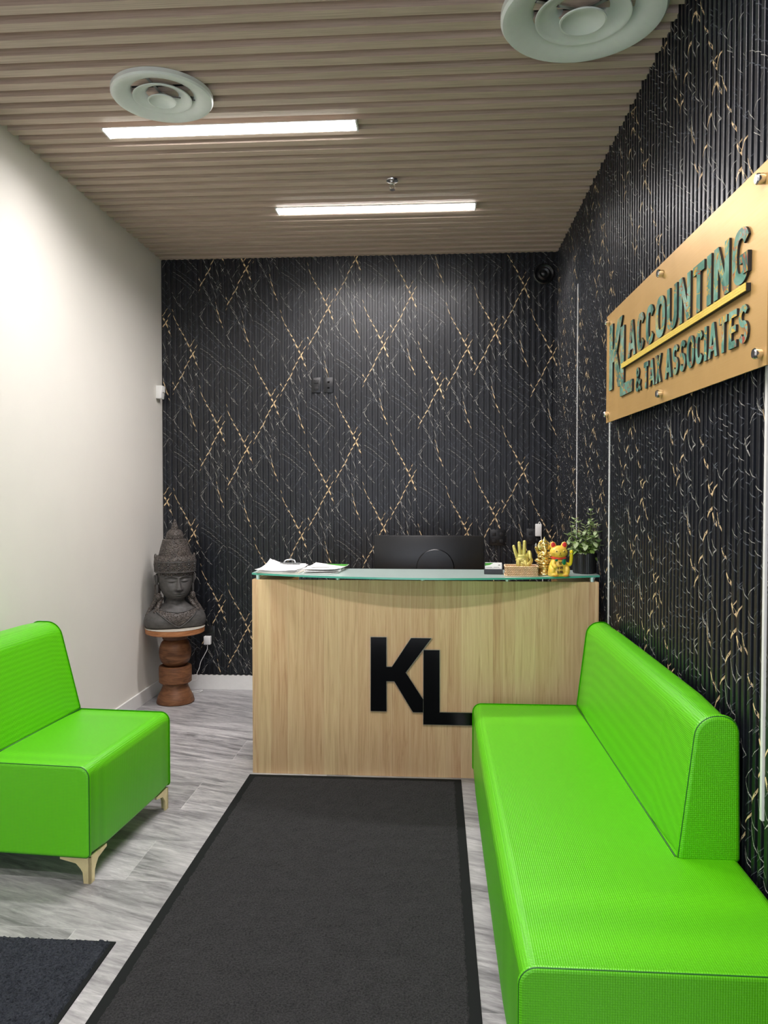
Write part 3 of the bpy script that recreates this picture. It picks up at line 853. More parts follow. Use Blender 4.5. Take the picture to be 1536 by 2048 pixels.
def text_line(txt, y0, y1, z0, cap, wd, t, gap, space):
    """letters along -Y from y0 to y1"""
    total = sum((space if c == ' ' else wd[c]) + gap for c in txt) - gap
    k = (y0 - y1) / total; x = 0
    for c in txt:
        if c == ' ': x += space + gap; continue
        w = wd[c]; ky = k
        bm = bmesh.new()
        lift = 0.0
        for q in glyph(c, w, t):
            ar = sum(q[i][0] * q[(i + 1) % 4][1] - q[(i + 1) % 4][0] * q[i][1] for i in range(4))
            if ar < 0: q = q[::-1]
            def wp(p, d): return (SXF - 0.001 - d, y0 - (x + p[0]) * ky, z0 + p[1] * cap)
            lift += .00015; a = [bm.verts.new(wp(p, .0065 + (lift if c in 'ANTXE' or (c == 'G' and lift > .0040) else 0))) for p in q]; b = [bm.verts.new(wp(p, 0)) for p in q]
            bm.faces.new(a).material_index = 0
            for i in range(4): bm.faces.new((a[i], b[i], b[(i + 1) % 4], a[(i + 1) % 4])).material_index = 1
        bmesh.ops.recalc_face_normals(bm, faces=bm.faces)
        for f in bm.faces:
            if f.material_index == 0 and f.normal.x > 0: f.normal_flip()
        bm_obj('letter', bm, None, sign, mats=GM)
        x += w + gap
WD = {'A': .74, 'C': .66, 'O': .70, 'U': .68, 'N': .70, 'T': .62, 'I': .22, 'G': .70, 'X': .70, 'E': .56, 'S': .62, '&': .80}
text_line('ACCOUNTING', 3.505, 2.175, 2.146, 0.157, WD, .20, .135, .3)
text_line('& TAX ASSOCIATES', 3.372, 2.178, 1.976, 0.108, WD, .195, .125, .22)
bm = bmesh.new(); box(bm, SXF - .014, SXF - .001, 2.178, 3.59, 2.114, 2.136); bm_obj('gold_bar', bm, M['black_matte'], sign)
bm = bmesh.new()
n = 240
for k in range(n):
    y = 2.178 + (3.59 - 2.178) * (k + .5) / n
    for z in (2.1175, 2.125, 2.1325): box(bm, SXF - .0170, SXF - .0135, y - .0027, y + .0027, z - .0034, z + .0034)
bm_obj('beaded_trim', bm, M['bead_gold'], sign)
# ================================================================== WALL FITTINGS
def plate(name, label, cat, x, z, w, h, kind, group=None):
    t = thing(name, label, cat, (x, YB - DEP, z), 0, group)
    boxobj('cover_plate', M['black_plastic'], t, -w / 2, w / 2, -0.008, 0.002, -h / 2, h / 2, bev=0.002)
    if kind == 'duplex':
        for s in (-1, 1):
            boxobj('socket', M['black_matte'], t, -.017, .017, -0.0105, -0.0075, s * .024 - .015, s * .024 + .015, bev=0.003)
    elif kind == 'jack':
        for s in (-1, 1): boxobj('jack', M['black_gloss'], t, -.008, .008, -0.0095, -0.0075, s * .022 - .006, s * .022 + .006)
    elif kind == 'big':
        for a in (-1, 1):
            for b in (-1, 1): boxobj('socket', M['black_matte'], t, a * .028 - .015, a * .028 + .015, -0.0105, -0.0075, b * .026 - .014, b * .026 + .014, bev=0.003)
    return t
plate('power_outlet', 'black duplex outlet high on the back wall, left of its twin plate', 'outlet', -0.921, 2.372, .072, .116, 'duplex')
plate('network_plate', 'black plate with two small ports, right of the duplex outlet high on the wall', 'wall plate', -0.826, 2.372, .072, .116, 'jack')
plate('outlet_box', 'black double outlet plate on the back wall above the card holder', 'outlet', 0.469, 1.203, .116, .122, 'big')
plate('power_outlet', 'black outlet plate behind the figurines with a white charger plugged in', 'outlet', 0.745, 1.212, .118, .120, 'big')
plate('power_outlet', 'black outlet low on the back wall beside the pedestal', 'outlet', -1.785, 0.445, .118, .116, 'big')

def charger(x, z, w, h, d, label, cord):
    t = thing('phone_charger', label, 'charger', (x, YB - DEP - .0105, z))
    boxobj('plug_body', M['white_plastic'], t, -w / 2, w / 2, -d, 0, -h / 2, h / 2, bev=0.006, seg=3)
    tubeobj('cord', M['white_plastic'], t, cord, 0.0028, 8)
    return t
charger(0.773, 1.262, .048, .094, .03, 'white charger plugged in above the gold figurines',
        spline([(0.0, -.015, .047), (0.004, -.02, .060), (.012, -.022, .058), (.016, -.024, .03), (.020, -.026, -.06), (.028, -.03, -.14), (.03, -.04, -.30), (.03, -.04, -.42)], 6))
charger(-1.777, 0.393, .054, .066, .04, 'white charger in the low outlet with a cord trailing to the floor',
        spline([(0, -.02, -.032), (-.003, -.022, -.07), (-.028, -.022, -.12), (-.055, -.02, -.17), (-.068, -.02, -.22), (-.085, -.02, -.258), (-.085, -.022, -.29), (-.088, -.03, -.31), (-.12, -.03, -.318), (-.15, -.05, -.34), (-.13, -.07, -.384), (-.08, -.12, -.388), (-.045, -.09, -.388), (-.035, -.04, -.388), (-.08, -.07, -.388), (-.14, -.09, -.388)], 6))

t = thing('motion_sensor', 'small white motion sensor in the corner of the white wall', 'sensor', (XL, YB - .105, 2.315))
bm = bmesh.new(); box(bm, 0, .052, -.036, .036, -.05, .05, bev=.005)
for v in bm.verts:
    if v.co.z < 0: v.co.x *= 0.8
bm_obj('case', bm, M['white_plastic'], t, angle=40)
boxobj('lens', M['paper'], t, .0505, .0535, -.022, .022, .0, .036, bev=.001)

t = thing('round_wall_speaker', 'round black fixture high in the corner of the back wall', 'wall fixture', (0.806, YB - DEP, 3.188))
R90 = Matrix.Rotation(pi / 2, 3, 'X')
lathe('outer_bezel', [(.078, 0), (.078, .012), (.070, .018), (.060, .010), (.045, .006), (.001, .006)], M['black_plastic'], t, 48, rot=R90)
lathe('inner_dome', [(.048, .006), (.048, .022), (.036, .034), (.022, .030), (.012, .036), (.001, .038)], M['black_plastic'], t, 48, rot=R90)

# ================================================================== PEDESTAL TABLE
ped = thing('pedestal_table', 'turned wooden pedestal table with stacked drum and ball shapes in the corner', 'side table', (-1.918, 5.50, 0))
lathe('base', [(.118, 0), (.135, .004), (.137, .012), (.128, .045), (.108, .085), (.093, .120), (.089, .146), (.060, .148)], M['teak'], ped, 64)
lathe('drum', [(.060, .148), (.108, .148), (.117, .156), (.118, .262), (.114, .272), (.102, .276), (.094, .270), (.050, .268)], M['teak'], ped, 64)
lathe('ball', [(.060, .268), (.084, .286), (.100, .304), (.112, .334), (.116, .372), (.112, .410), (.098, .446), (.078, .468), (.050, .470)], M['teak'], ped, 64)
lathe('collar', [(.050, .470), (.088, .470), (.091, .476), (.091, .506), (.086, .510), (.05, .512)], M['teak_dark'], ped, 64)
lathe('tabletop', [(.05, .512), (.195, .514), (.211, .522), (.213, .552), (.209, .557), (.001, .557)], M['teak_top'], ped, 80)
lathe('glass_plate', [(.001, .5572), (.214, .5572), (.2155, .559), (.214, .5605), (.001, .5605)], M['board'], ped, 80)

# ================================================================== STONE BUST
bust = thing('stone_bust', 'dark grey carved stone bust with a tall ornate crown on the wooden pedestal', 'statue', (-1.915, 5.50, 0.5608), radians(30))
def g(x, s): return exp(-(x / s) ** 2)
def bust_body():
    # (z, half width x, half depth y, centre y, exponent)
    SEC = [(0.0, .190, .105, .0, 2.6), (.012, .212, .122, .0, 2.6), (.05, .222, .130, .0, 2.5), (.085, .214, .126, .0, 2.3), (.108, .196, .118, .002, 2.2), (.128, .170, .110, .003, 2.1),
           (.146, .136, .102, .004, 2.0), (.160, .106, .092, .004, 2.0), (.174, .084, .082, .003, 2.0), (.190, .071, .076, .002, 2.0), (.204, .065, .078, -.004, 2.0),
           (.217, .066, .090, -.016, 2.0), (.232, .081, .103, -.020, 2.0), (.25, .094, .110, -.019, 2.05), (.275, .105, .117, -.015, 2.1), (.31, .115, .121, -.009, 2.15),
           (.35, .122, .124, -.004, 2.2), (.39, .127, .126, .0, 2.2), (.43, .130, .127, .0, 2.2), (.47, .124, .122, .0, 2.1), (.50, .10, .10, 0, 2.0), (.51, .04, .04, 0, 2.0)]
    def sec(z):
        n = len(SEC)
        for i in range(n - 1):
            if z <= SEC[i + 1][0] + 1e-9:
                p0, p1, p2, p3 = SEC[max(i - 1, 0)], SEC[i], SEC[i + 1], SEC[min(i + 2, n - 1)]
                h = p2[0] - p1[0]; t = (z - p1[0]) / h; R = []
                for k in range(1, 5):
                    m1 = (p2[k] - p0[k]) / (p2[0] - p0[0]) * h if i > 0 else p2[k] - p1[k]
                    m2 = (p3[k] - p1[k]) / (p3[0] - p1[0]) * h if i < n - 2 else p2[k] - p1[k]
                    R.append((2*t**3-3*t*t+1)*p1[k] + (t**3-2*t*t+t)*m1 + (-2*t**3+3*t*t)*p2[k] + (t**3-t*t)*m2)
                return R
        return SEC[-1][1:]
    N = 220; NZ = 230; V = []; F = []
    for j in range(NZ + 1):
        z = .51 * j / NZ; a, b, cy, e = sec(z)
        for k in range(N):
            th = 2 * pi * k / N; c, s = cos(th), sin(th)
            x = a * math.copysign(abs(c) ** (2 / e), c); y = cy + b * math.copysign(abs(s) ** (2 / e), s)
            if y < cy:      # facial features, front = -y ; z local: chin .215, mouth .262, nose .30-.345, eyes .345, brow .375
                f = 0.0; face = 1 if z > .19 else 0; ax = abs(x)
                if face:
                    f += .025 * g(x, .0105 + max(0, .335 - z) * .26) * (1 / (1 + exp(-(z - .279) / .003))) * max(0.0, min(1, (.383 - z) / .08)) * (1.25 if z < .33 else 1)
                    f += .009 * g(ax - .015, .008) * g(z - .286, .009)                      # nostrils
                    f += .008 * g(x, .036) * g(z - .251, .019)                               # muzzle
                    f += .0105 * g(x, .026) * g(z - .2575 - .002 * cos(x * 130), .0045)       # upper lip
                    f += .012 * g(x, .022) * g(z - .2435, .0055)                            # lower lip
                    f -= .0075 * g(x, .030) * g(z - .2508, .0020)                            # mouth line
                    f += .010 * g(x, .024) * g(z - .222, .012)                               # chin
                    f -= .004 * g(x, .02) * g(z - .234, .005)
                    f -= .0165 * g(ax - .046, .027) * g(z - .350, .022)                      # socket
                    f += .0175 * g(ax - .048, .0215) * g(z - .347, .0115)                    # closed eyeball
                    lid = .3365 - .0055 * cos((ax - .048) * 55) ** 1 + .004
                    f -= .008 * g(ax - .048, .026) * g(z - lid, .0025)                       # eye line
                    brow = .363 + .017 * cos((ax - .050) * 30)
                    f += .0085 * g(z - brow, .0038) * (1 / (1 + exp(-(ax - .009) / .003))) * (1 / (1 + exp((ax - .092) / .006)))
                    f += .005 * g(ax - .062, .03) * g(z - .292, .028)                        # cheeks
                y -= f
            V.append((x, y, z))
    for j in range(NZ):
        for k in range(N): F.append((j * N + k, j * N + (k + 1) % N, (j + 1) * N + (k + 1) % N, (j + 1) * N + k))
    F.append(tuple(range(N))[::-1]); F.append(tuple(NZ * N + k for k in range(N)))
    return mesh_obj('body', V, F, M['stone'], bust, smooth=True), sec
bb_, SECF = bust_body()
def frontpt(x, z, lift=0.0):
    a, b, cy, e = SECF(z); u = min(.999, abs(x) / a); return Vector((x, cy - b * (1 - u ** e) ** (1 / e) - lift, z))
# carved collar on the chest
def collar():
    V = []; F = []; nx, nz = 60, 26
    for j in range(nz + 1):
        t = j / nz
        for i in range(nx + 1):
            u = i / nx * 2 - 1
            zt = .128 + .030 * abs(u) ** 1.6 - .012 * (1 - abs(u)); zb = .012 + .118 * abs(u) ** 1.25
            z = zb + (zt - zb) * t; x = u * .150
            p = frontpt(x, z, .005 * min(1, 6 * t, 6 * (1 - t)) + .001); V.append(p)
    for j in range(nz):
        for i in range(nx): a = j * (nx + 1) + i; F.append((a, a + 1, a + nx + 2, a + nx + 1))
    mesh_obj('carved_collar', V, F, M['stone_carved'], bust, smooth=True)
    for s_, zf in ((0, lambda u: .117 + .030 * abs(u) ** 1.6), (1, lambda u: .012 + .118 * abs(u) ** 1.25)):
        pts = [frontpt(u / 30 * .150, zf(u / 30), .005) for u in range(-30, 31)]
        tubeobj('collar_rim', M['stone'], bust, pts, .0045, 8)
collar()
# diadem, crown tiers
lathe('diadem', [(.126, .400), (.142, .402), (.146, .410), (.144, .425), (.147, .430), (.146, .470), (.149, .476), (.147, .505), (.142, .512), (.138, .524), (.05, .526)], M['stone_carved'], bust, 72)
lathe('crown_tier', [(.116, .520), (.117, .526), (.104, .580), (.090, .628), (.088, .638), (.080, .645), (.04, .646)], M['stone_carved'], bust, 72)
lathe('crown_cap', [(.04, .644), (.060, .646), (.064, .664), (.058, .690), (.044, .708), (.030, .716), (.01, .718)], M['stone_carved'], bust, 48)
lathe('finial', [(.022, .714), (.027, .718), (.024, .735), (.014, .765), (.006, .785), (.0005, .794)], M['stone_carved'], bust, 40)
rb = random.Random(2)
for k in range(-3, 4):          # rosettes on the diadem front
    an = -pi / 2 + k * .52
    cx, cy_ = .146 * cos(an), .146 * sin(an); its = []
    for (dz, r) in ((.463, .0085), (.444, .0055), (.432, .005), (.490, .006), (.501, .005)): its.append(((cx, cy_, dz), (r, r, r)))
    for q in range(10):
        b = q * pi / 5; da = .0165 * cos(b) / .146
        its.append(((.148 * cos(an + da), .148 * sin(an + da), .462 + .0165 * sin(b)), .0040))
    for q in range(7):
        dz = .005 + .005 * q; wd_ = .030 * (1 - q / 7)
        for sg in (-1, 1): its.append(((.1465 * cos(an + sg * wd_ / .146), .1465 * sin(an + sg * wd_ / .146), .447 - dz), .0032))
    ballobj('rosette', M['stone'], bust, its, 10, 6)
lathe('diadem_band', [(.142, .406), (.149, .408), (.149, .414), (.142, .416)], M['stone'], bust, 64, cap=False)
lathe('diadem_band', [(.144, .478), (.150, .480), (.150, .487), (.143, .490)], M['stone'], bust, 64, cap=False)
for s in (-1, 1):
    bm = bmesh.new()
    ball(bm, (s * .132, .004, .350), (.012, .022, .046), 16, 12)
    ball(bm, (s * .128, .000, .285), (.010, .014, .048), 16, 12)
    o = bm_obj('ear', bm, M['stone'], bust, smooth=True)
    bm = bmesh.new(); tube(bm, spline([(s * .137, -.008, .335), (s * .147, -.004, .352), (s * .146, .010, .378), (s * .138, .024, .37), (s * .138, .022, .33)], 5), .005, 8)
    bm_obj('ear_rim', bm, M['stone'], o, smooth=True)
    ballobj('earring', M['stone_carved'], bust, [((s * .122, -.020, .226), (.022, .024, .030)), ((s * .126, -.01, .198), (.014, .016, .014))], 18, 12)
    ballobj('side_ornament', M['stone_carved'], bust, [((s * .140, .0, .515), (.010, .018, .026)), ((s * .142, -.01, .48), (.012, .022, .022))], 14, 10)
    pts = spline([(s * .118, .03, .31), (s * .124, .03, .24), (s * .148, .022, .175), (s * .180, .012, .128), (s * .204, .004, .088)], 7)
    tubeobj('hair_strand', M['stone_carved'], bust, pts, [.024 - .011 * k / len(pts) for k in range(len(pts))], 14)
    pts = spline([(s * .104, .0, .215), (s * .112, -.02, .185), (s * .132, -.044, .152), (s * .160, -.060, .118)], 6)
    tubeobj('hair_strand', M['stone_carved'], bust, pts, [.021 - .012 * k / len(pts) for k in range(len(pts))], 12)
# fringe curls along the forehead
its = []
for k in range(-10, 11):
    x = k * .0118; p = frontpt(x, .392 + .006 * (1 if k % 2 else 0), .004); its.append((tuple(p), .0075))
ballobj('fringe', M['stone_carved'], bust, its, 10, 6)

# ================================================================== THINGS ON THE GLASS
GZ = 1.1054
M['brass_hand'] = plain('brass hand', (220, 208, 120), 0.4, 0.5, var=.15, scale=40)
M['antique_gold'] = plain('antique gold', (238, 208, 136), 0.25, 0.9, var=.3, scale=50)
M['cat_yellow'] = plain('yellow ceramic', (246, 206, 84), 0.28, var=.04)
M['cat_orange'] = plain('peach paint', (240, 176, 100), 0.35)
M['cat_red'] = plain('red glaze', (226, 62, 62), 0.3)
M['cat_green'] = plain('green glaze', (18, 120, 78), 0.3)
M['ink'] = plain('dark brown ink', (66, 42, 24), 0.5)
M['arm_yellow'] = plain('yellow plastic arm', (246, 220, 30), 0.3)
M['leaf'] = plain('pale green leaf', (122, 152, 74), 0.42, var=.3, scale=25)
M['leaf_tip'] = plain('young leaf', (172, 190, 142), 0.42, var=.2, scale=25)
M['stem'] = plain('green brown stem', (96, 104, 62), 0.6)
M['soil'] = plain('potting soil', (40, 30, 24), 0.95, bump=.6)
M['clip_metal'] = plain('clip steel', (176, 180, 182), 0.3, .9)

# clipboard with paper stack
cb_ = thing('clipboard', 'clipboard holding loose white papers at the left end of the counter', 'clipboard', (-0.855, 4.265, GZ), radians(-4))
boxobj('board', M['board'], cb_, -.118, .118, -.148, .150, 0.0002, .0032, bev=.001)
def sheet(name, parent, w, l, z, rz, cu, mat, dx=0, dy=0, seed=0):
    r = random.Random(seed); V = []; F = []; nx, ny = 14, 18
    c, s = cos(rz), sin(rz)
    for j in range(ny + 1):
        for i in range(nx + 1):
            u = i / nx * 2 - 1; v = j / ny * 2 - 1
            h = z + cu[0] * max(0, -u) ** 2 * (0.4 + .6 * max(0, v + .6)) + cu[1] * max(0, u) ** 2 * max(0, .3 - v) + cu[2] * max(0, v) ** 2
            x, y = u * w / 2, v * l / 2
            V.append((dx + x * c - y * s, dy + x * s + y * c, h))
    for j in range(ny):
        for i in range(nx): a = j * (nx + 1) + i; F.append((a, a + 1, a + nx + 2, a + nx + 1))
    o = mesh_obj(name, V, F, mat, parent, smooth=True)
    sd = o.modifiers.new('thickness', 'SOLIDIFY'); sd.thickness = 0.0004; sd.offset = 1
    return o
for k, (rz, cu, dx, dy) in enumerate([(0.02, (.006, .002, .002), 0, -.004), (-.05, (.010, .004, .004), -.006, 0), (.08, (.014, .003, .010), -.010, .004), (-.10, (.017, .006, .014), -.014, .006), (.03, (.020, .004, .016), -.010, .0)]):
    sheet('paper_sheet', cb_, .215, .28, .004 + k * .0022, rz, cu, M['paper'], dx, dy, k)
bm = bmesh.new(); box(bm, -.060, .060, .118, .146, .030, .0335, bev=.001); box(bm, -.052, .052, .142, .146, .003, .032)
bm_obj('clip_base', bm, M['clip_metal'], cb_)
pts = spline([(-.034, .120, .034), (-.026, .128, .046), (-.012, .134, .050), (0, .136, .052), (.012, .134, .050), (.026, .128, .046), (.034, .120, .034)], 5)
tubeobj('clip_lever', M['clip_metal'], cb_, pts, .005, 8)
# flyers
fl = [('flyer', 'printed white and green flyer beside the clipboard, topmost of its pile', -.618, 4.275, .0200, -8, 1),
      ('flyer', 'flyer showing its edge just under the topmost green one', -.632, 4.265, .0100, 5, 0),
      ('flyer', 'lowest flyer, flat on the glass beside the clipboard', -.625, 4.262, .0006, -3, 0)]
for nm, lb, x, y, z, rz, top in fl:
    t = thing(nm, lb, 'flyer', (x, y, GZ), radians(rz), 'flyers beside the clipboard')
    sheet('sheet', t, .20, .265, z, 0, (.006, .004, .006) if top else (.003, .002, .003), M['paper'])
    if top:
        V = [(-.06, .128, z + .0072), (.098, .128, z + .0072), (.098, .05, z + .0036), (.05, .075, z + .0036), (-.01, .11, z + .0060)]
        o = mesh_obj('green_print', V, [(0, 1, 2, 3, 4)], M['print_green'], t)
        bm = bmesh.new()
        for k in range(9): box(bm, -.07 + k * .010, -.063 + k * .010, -.012, .0, z + .0012, z + .0017)
        for k in range(5): box(bm, -.07, .06 - .02 * (k % 3), -.03 - k * .014, -.026 - k * .014, z + .0020, z + .0024)
        bm_obj('printed_text', bm, M['print_grey'], t)

# business card holder
ch = thing('business_card_holder', 'black holder with white and green business cards left of the woven tray', 'card holder', (0.312, 4.175, GZ), radians(-4))
bm = bmesh.new(); box(bm, -.050, .050, -.022, .028, 0, .012, bev=.002); box(bm, -.050, .050, -.022, -.016, .008, .028, bev=.002); box(bm, .046, .050, -.02, .028, .008, .052); box(bm, -.05, .05, .024, .028, .008, .052)
bm_obj('holder', bm, M['black_plastic'], ch)
for k in range(5):
    tc = thing('business_card', ['white business card with a green corner, foremost in the black holder', 'business card right behind the front card in the black holder', 'business card in the middle of the black holder', 'business card second from the back of the holder', 'rearmost business card in the black holder'][k], 'business card',
               (0.3115, 4.175, GZ), radians(-4), 'business cards in the holder')
    y = -.0125 + k * .0058
    boxobj('card', M['paper'], tc, -.045, .0455, y, y + .0012, .0126, .061)
    if k == 0:
        mesh_obj('green_corner', [(-.045, y - .0003, .061), (0.0, y - .0003, .061), (-.02, y - .0003, .049), (-.045, y - .0003, .045)], [(0, 3, 2, 1)], M['print_green'], tc)
        bm = bmesh.new()
        for q in range(8): box(bm, -.040 + q * .0042, -.0368 + q * .0042, y - .0006, y, .036, .0392)
        for q in range(6): box(bm, .002 + q * .005, .0058 + q * .005, y - .0006, y, .036, .0385)
        box(bm, .026, .036, y - .0006, y, .047, .052)
        bm_obj('printed_text', bm, M['print_grey'], tc)

# woven tray
bk = thing('woven_tray', 'small natural rattan tray holding the brass hand', 'tray', (0.455, 4.128, GZ), radians(-3))
bm = bmesh.new()
W2, D2, HH = .086, .062, .048
for (x0, x1, y0, y1) in ((-W2, W2, -D2, -D2 + .006), (-W2, W2, D2 - .006, D2), (-W2, -W2 + .006, -D2, D2), (W2 - .006, W2, -D2, D2)): box(bm, x0, x1, y0, y1, 0, HH)
bm_obj('sides', bm, M['weave'], bk)
boxobj('bottom', M['weave'], bk, -W2 + .006, W2 - .006, -D2 + .006, D2 - .006, .001, .007)
bm = bmesh.new()
for zz_ in (.003, HH):
    P_ = [(-W2, -D2, zz_), (W2, -D2, zz_), (W2, D2, zz_), (-W2, D2, zz_), (-W2, -D2, zz_)]
    tube(bm, [Vector(P_[i]).lerp(Vector(P_[i + 1]), k / 4) for i in range(4) for k in range(4)] + [Vector(P_[0])], .0042, 8)
bm_obj('rim', bm, M['weave'], bk, smooth=True)
bm = bmesh.new()        # diagonal weave strands on the front and right faces
for k in range(-3, 24):
    x = -W2 + k * .0076
    for a in (0,):
        p0 = Vector((x, -D2 - .001, HH - .004)); p1 = Vector((x + .022, -D2 - .001, .005))
        pts = [p0.lerp(p1, q / 6) for q in range(7) if -W2 <= p0.lerp(p1, q / 6).x <= W2]
        pts = [Vector((p.x, p.y - .0016 * (i % 2), p.z)) for i, p in enumerate(pts)]
        if len(pts) > 2: tube(bm, pts, .0026, 6)
bm_obj('weave_strands', bm, M['weave'], bk, smooth=True)

# brass hand, palm to the viewer, index touching the thumb
hd = thing('brass_hand', 'golden hand ornament making a ring gesture in the rattan tray', 'hand ornament', (0.462, 4.135, GZ + .0075), radians(3))
def brass_hand():
    bm = bmesh.new()
    # wrist to palm
    for (x, z, rx, ry, rz) in ((.002, .012, .024, .019, .016), (.002, .030, .028, .020, .022), (.002, .050, .033, .017, .024), (0, .074, .036, .015, .024), (0, .092, .035, .0135, .016)):
        ball(bm, (x, 0, z), (rx, ry, rz), 20, 12)
    ball(bm, (.020, -.010, .046), (.016, .013, .030), 16, 10, Matrix.Rotation(radians(-18), 4, 'Y'))      # thumb mound
    ball(bm, (-.020, -.006, .052), (.014, .012, .030), 16, 10)
    def fing(P, r0, r1):
        pts = spline(P, 5); n = len(pts)
        rad = [(r0 + (r1 - r0) * k / (n - 1)) * (1.06 if k in (0, 5, 10, 15) else 1.0) for k in range(n)]
        tube(bm, pts, rad, 12); ball(bm, pts[-1], rad[-1] * 1.0, 12, 8); ball(bm, pts[0], r0, 12, 8)
    fing([(-.028, 0, .088), (-.036, -.003, .112), (-.042, -.003, .130), (-.046, 0, .146)], .0098, .0076)      # little
    fing([(-.011, 0, .098), (-.014, -.002, .126), (-.016, -.002, .146), (-.017, 0, .164)], .0106, .0086)      # ring
    fing([(.009, 0, .100), (.010, -.002, .130), (.011, -.002, .152), (.012, 0, .170)], .0110, .0088)          # middle
    fing([(.027, 0, .092), (.034, -.012, .116), (.036, -.028, .108), (.037, -.035, .090)], .0104, .0082)      # index, curled
    fing([(.024, -.008, .040), (.038, -.022, .058), (.043, -.030, .074), (.038, -.036, .086)], .0118, .0078)  # thumb
    o = bm_obj('hand', bm, M['brass_hand'], hd, smooth=True)
    remeshed(o, .0014, 3)
    bm = bmesh.new()       # engraved palm lines as slim grooves
    for P in ([(-.028, -.0175, .078), (-.008, -.0178, .070), (.010, -.0190, .082)], [(-.028, -.0185, .062), (-.006, -.0190, .056), (.006, -.0225, .044)], [(.004, -.0215, .066), (.001, -.0215, .046), (.006, -.0215, .026)]):
        tube(bm, spline(P, 5), .0007, 6)
    bm_obj('palm_lines', bm, M['antique_gold'], hd, smooth=True)
    lathe('wrist_base', [(.001, 0), (.026, 0), (.027, .004), (.024, .010), (.001, .010)], M['brass_hand'], hd, 32)
brass_hand()

# seated elephant-headed figurine
gn = thing('elephant_figurine', 'shiny gold seated elephant-headed figurine behind the yellow cat', 'figurine', (0.583, 4.165, GZ), radians(2))
def elephant():
    lathe('pedestal', [(.001, 0), (.040, 0), (.043, .004), (.040, .012), (.032, .018), (.031, .026), (.037, .032), (.040, .040), (.034, .044), (.032, .052), (.038, .058), (.044, .062), (.042, .068), (.001, .068)], M['antique_gold'], gn, 40)
    bm = bmesh.new()
    ball(bm, (0, 0, .092), (.030, .024, .026)); ball(bm, (0, -.004, .110), (.024, .020, .022))       # belly, chest
    for s in (-1, 1):
        ball(bm, (s * .030, -.008, .078), (.024, .020, .012)); ball(bm, (s * .010, -.024, .074), (.020, .009, .008))   # crossed legs
        tube(bm, spline([(s * .020, 0, .122), (s * .034, -.004, .116), (s * .040, -.012, .128), (s * .046, -.014, .142)], 4), .0072, 10)
        tube(bm, spline([(s * .020, -.002, .116), (s * .034, -.010, .100), (s * .030, -.024, .096), (s * .018, -.028, .100)], 4), .0066, 10)
        ball(bm, (s * .047, -.014, .146), .0085)
        ball(bm, (s * .024, .002, .150), (.013, .004, .019), 14, 10)                                  # ears
    ball(bm, (0, -.004, .150), (.019, .017, .020))                                                    # head
    tube(bm, spline([(0, -.018, .150), (0, -.028, .136), (.001, -.031, .122), (-.006, -.031, .110), (-.014, -.030, .108)], 5), [.0088 - .0045 * k / 20 for k in range(21)], 12)
    o = bm_obj('figure', bm, M['antique_gold'], gn, smooth=True); remeshed(o, .0013, 2)
    lathe('crown', [(.019, .160), (.021, .164), (.019, .170), (.013, .178), (.014, .182), (.009, .190), (.004, .196), (.005, .199), (.001, .203)], M['antique_gold'], gn, 28, loc=(0, -.004, 0))
    lathe('halo', [(.026, -.001), (.030, -.002), (.032, 0), (.030, .002), (.026, .001)], M['antique_gold'], gn, 32, loc=(0, .018, .156), rot=R90)
    lathe('held_shell', [(.001, .150), (.006, .152), (.007, .160), (.003, .168), (.001, .171)], M['clip_metal'], gn, 14, loc=(-.047, -.014, 0))
    lathe('held_axe', [(.001, .148), (.003, .150), (.003, .168), (.007, .170), (.001, .176)], M['antique_gold'], gn, 14, loc=(.047, -.014, 0))
    lathe('belt', [(.029, .094), (.032, .097), (.029, .100)], M['antique_gold'], gn, 32)
    its = [((.030 * cos(a) * .8, -.008 - .018 * abs(sin(a)), .112 - .010 * abs(sin(a))), .0028) for a in [k * pi / 12 + pi for k in range(13)]]
    ballobj('necklace', M['antique_gold'], gn, its, 8, 6)
elephant()

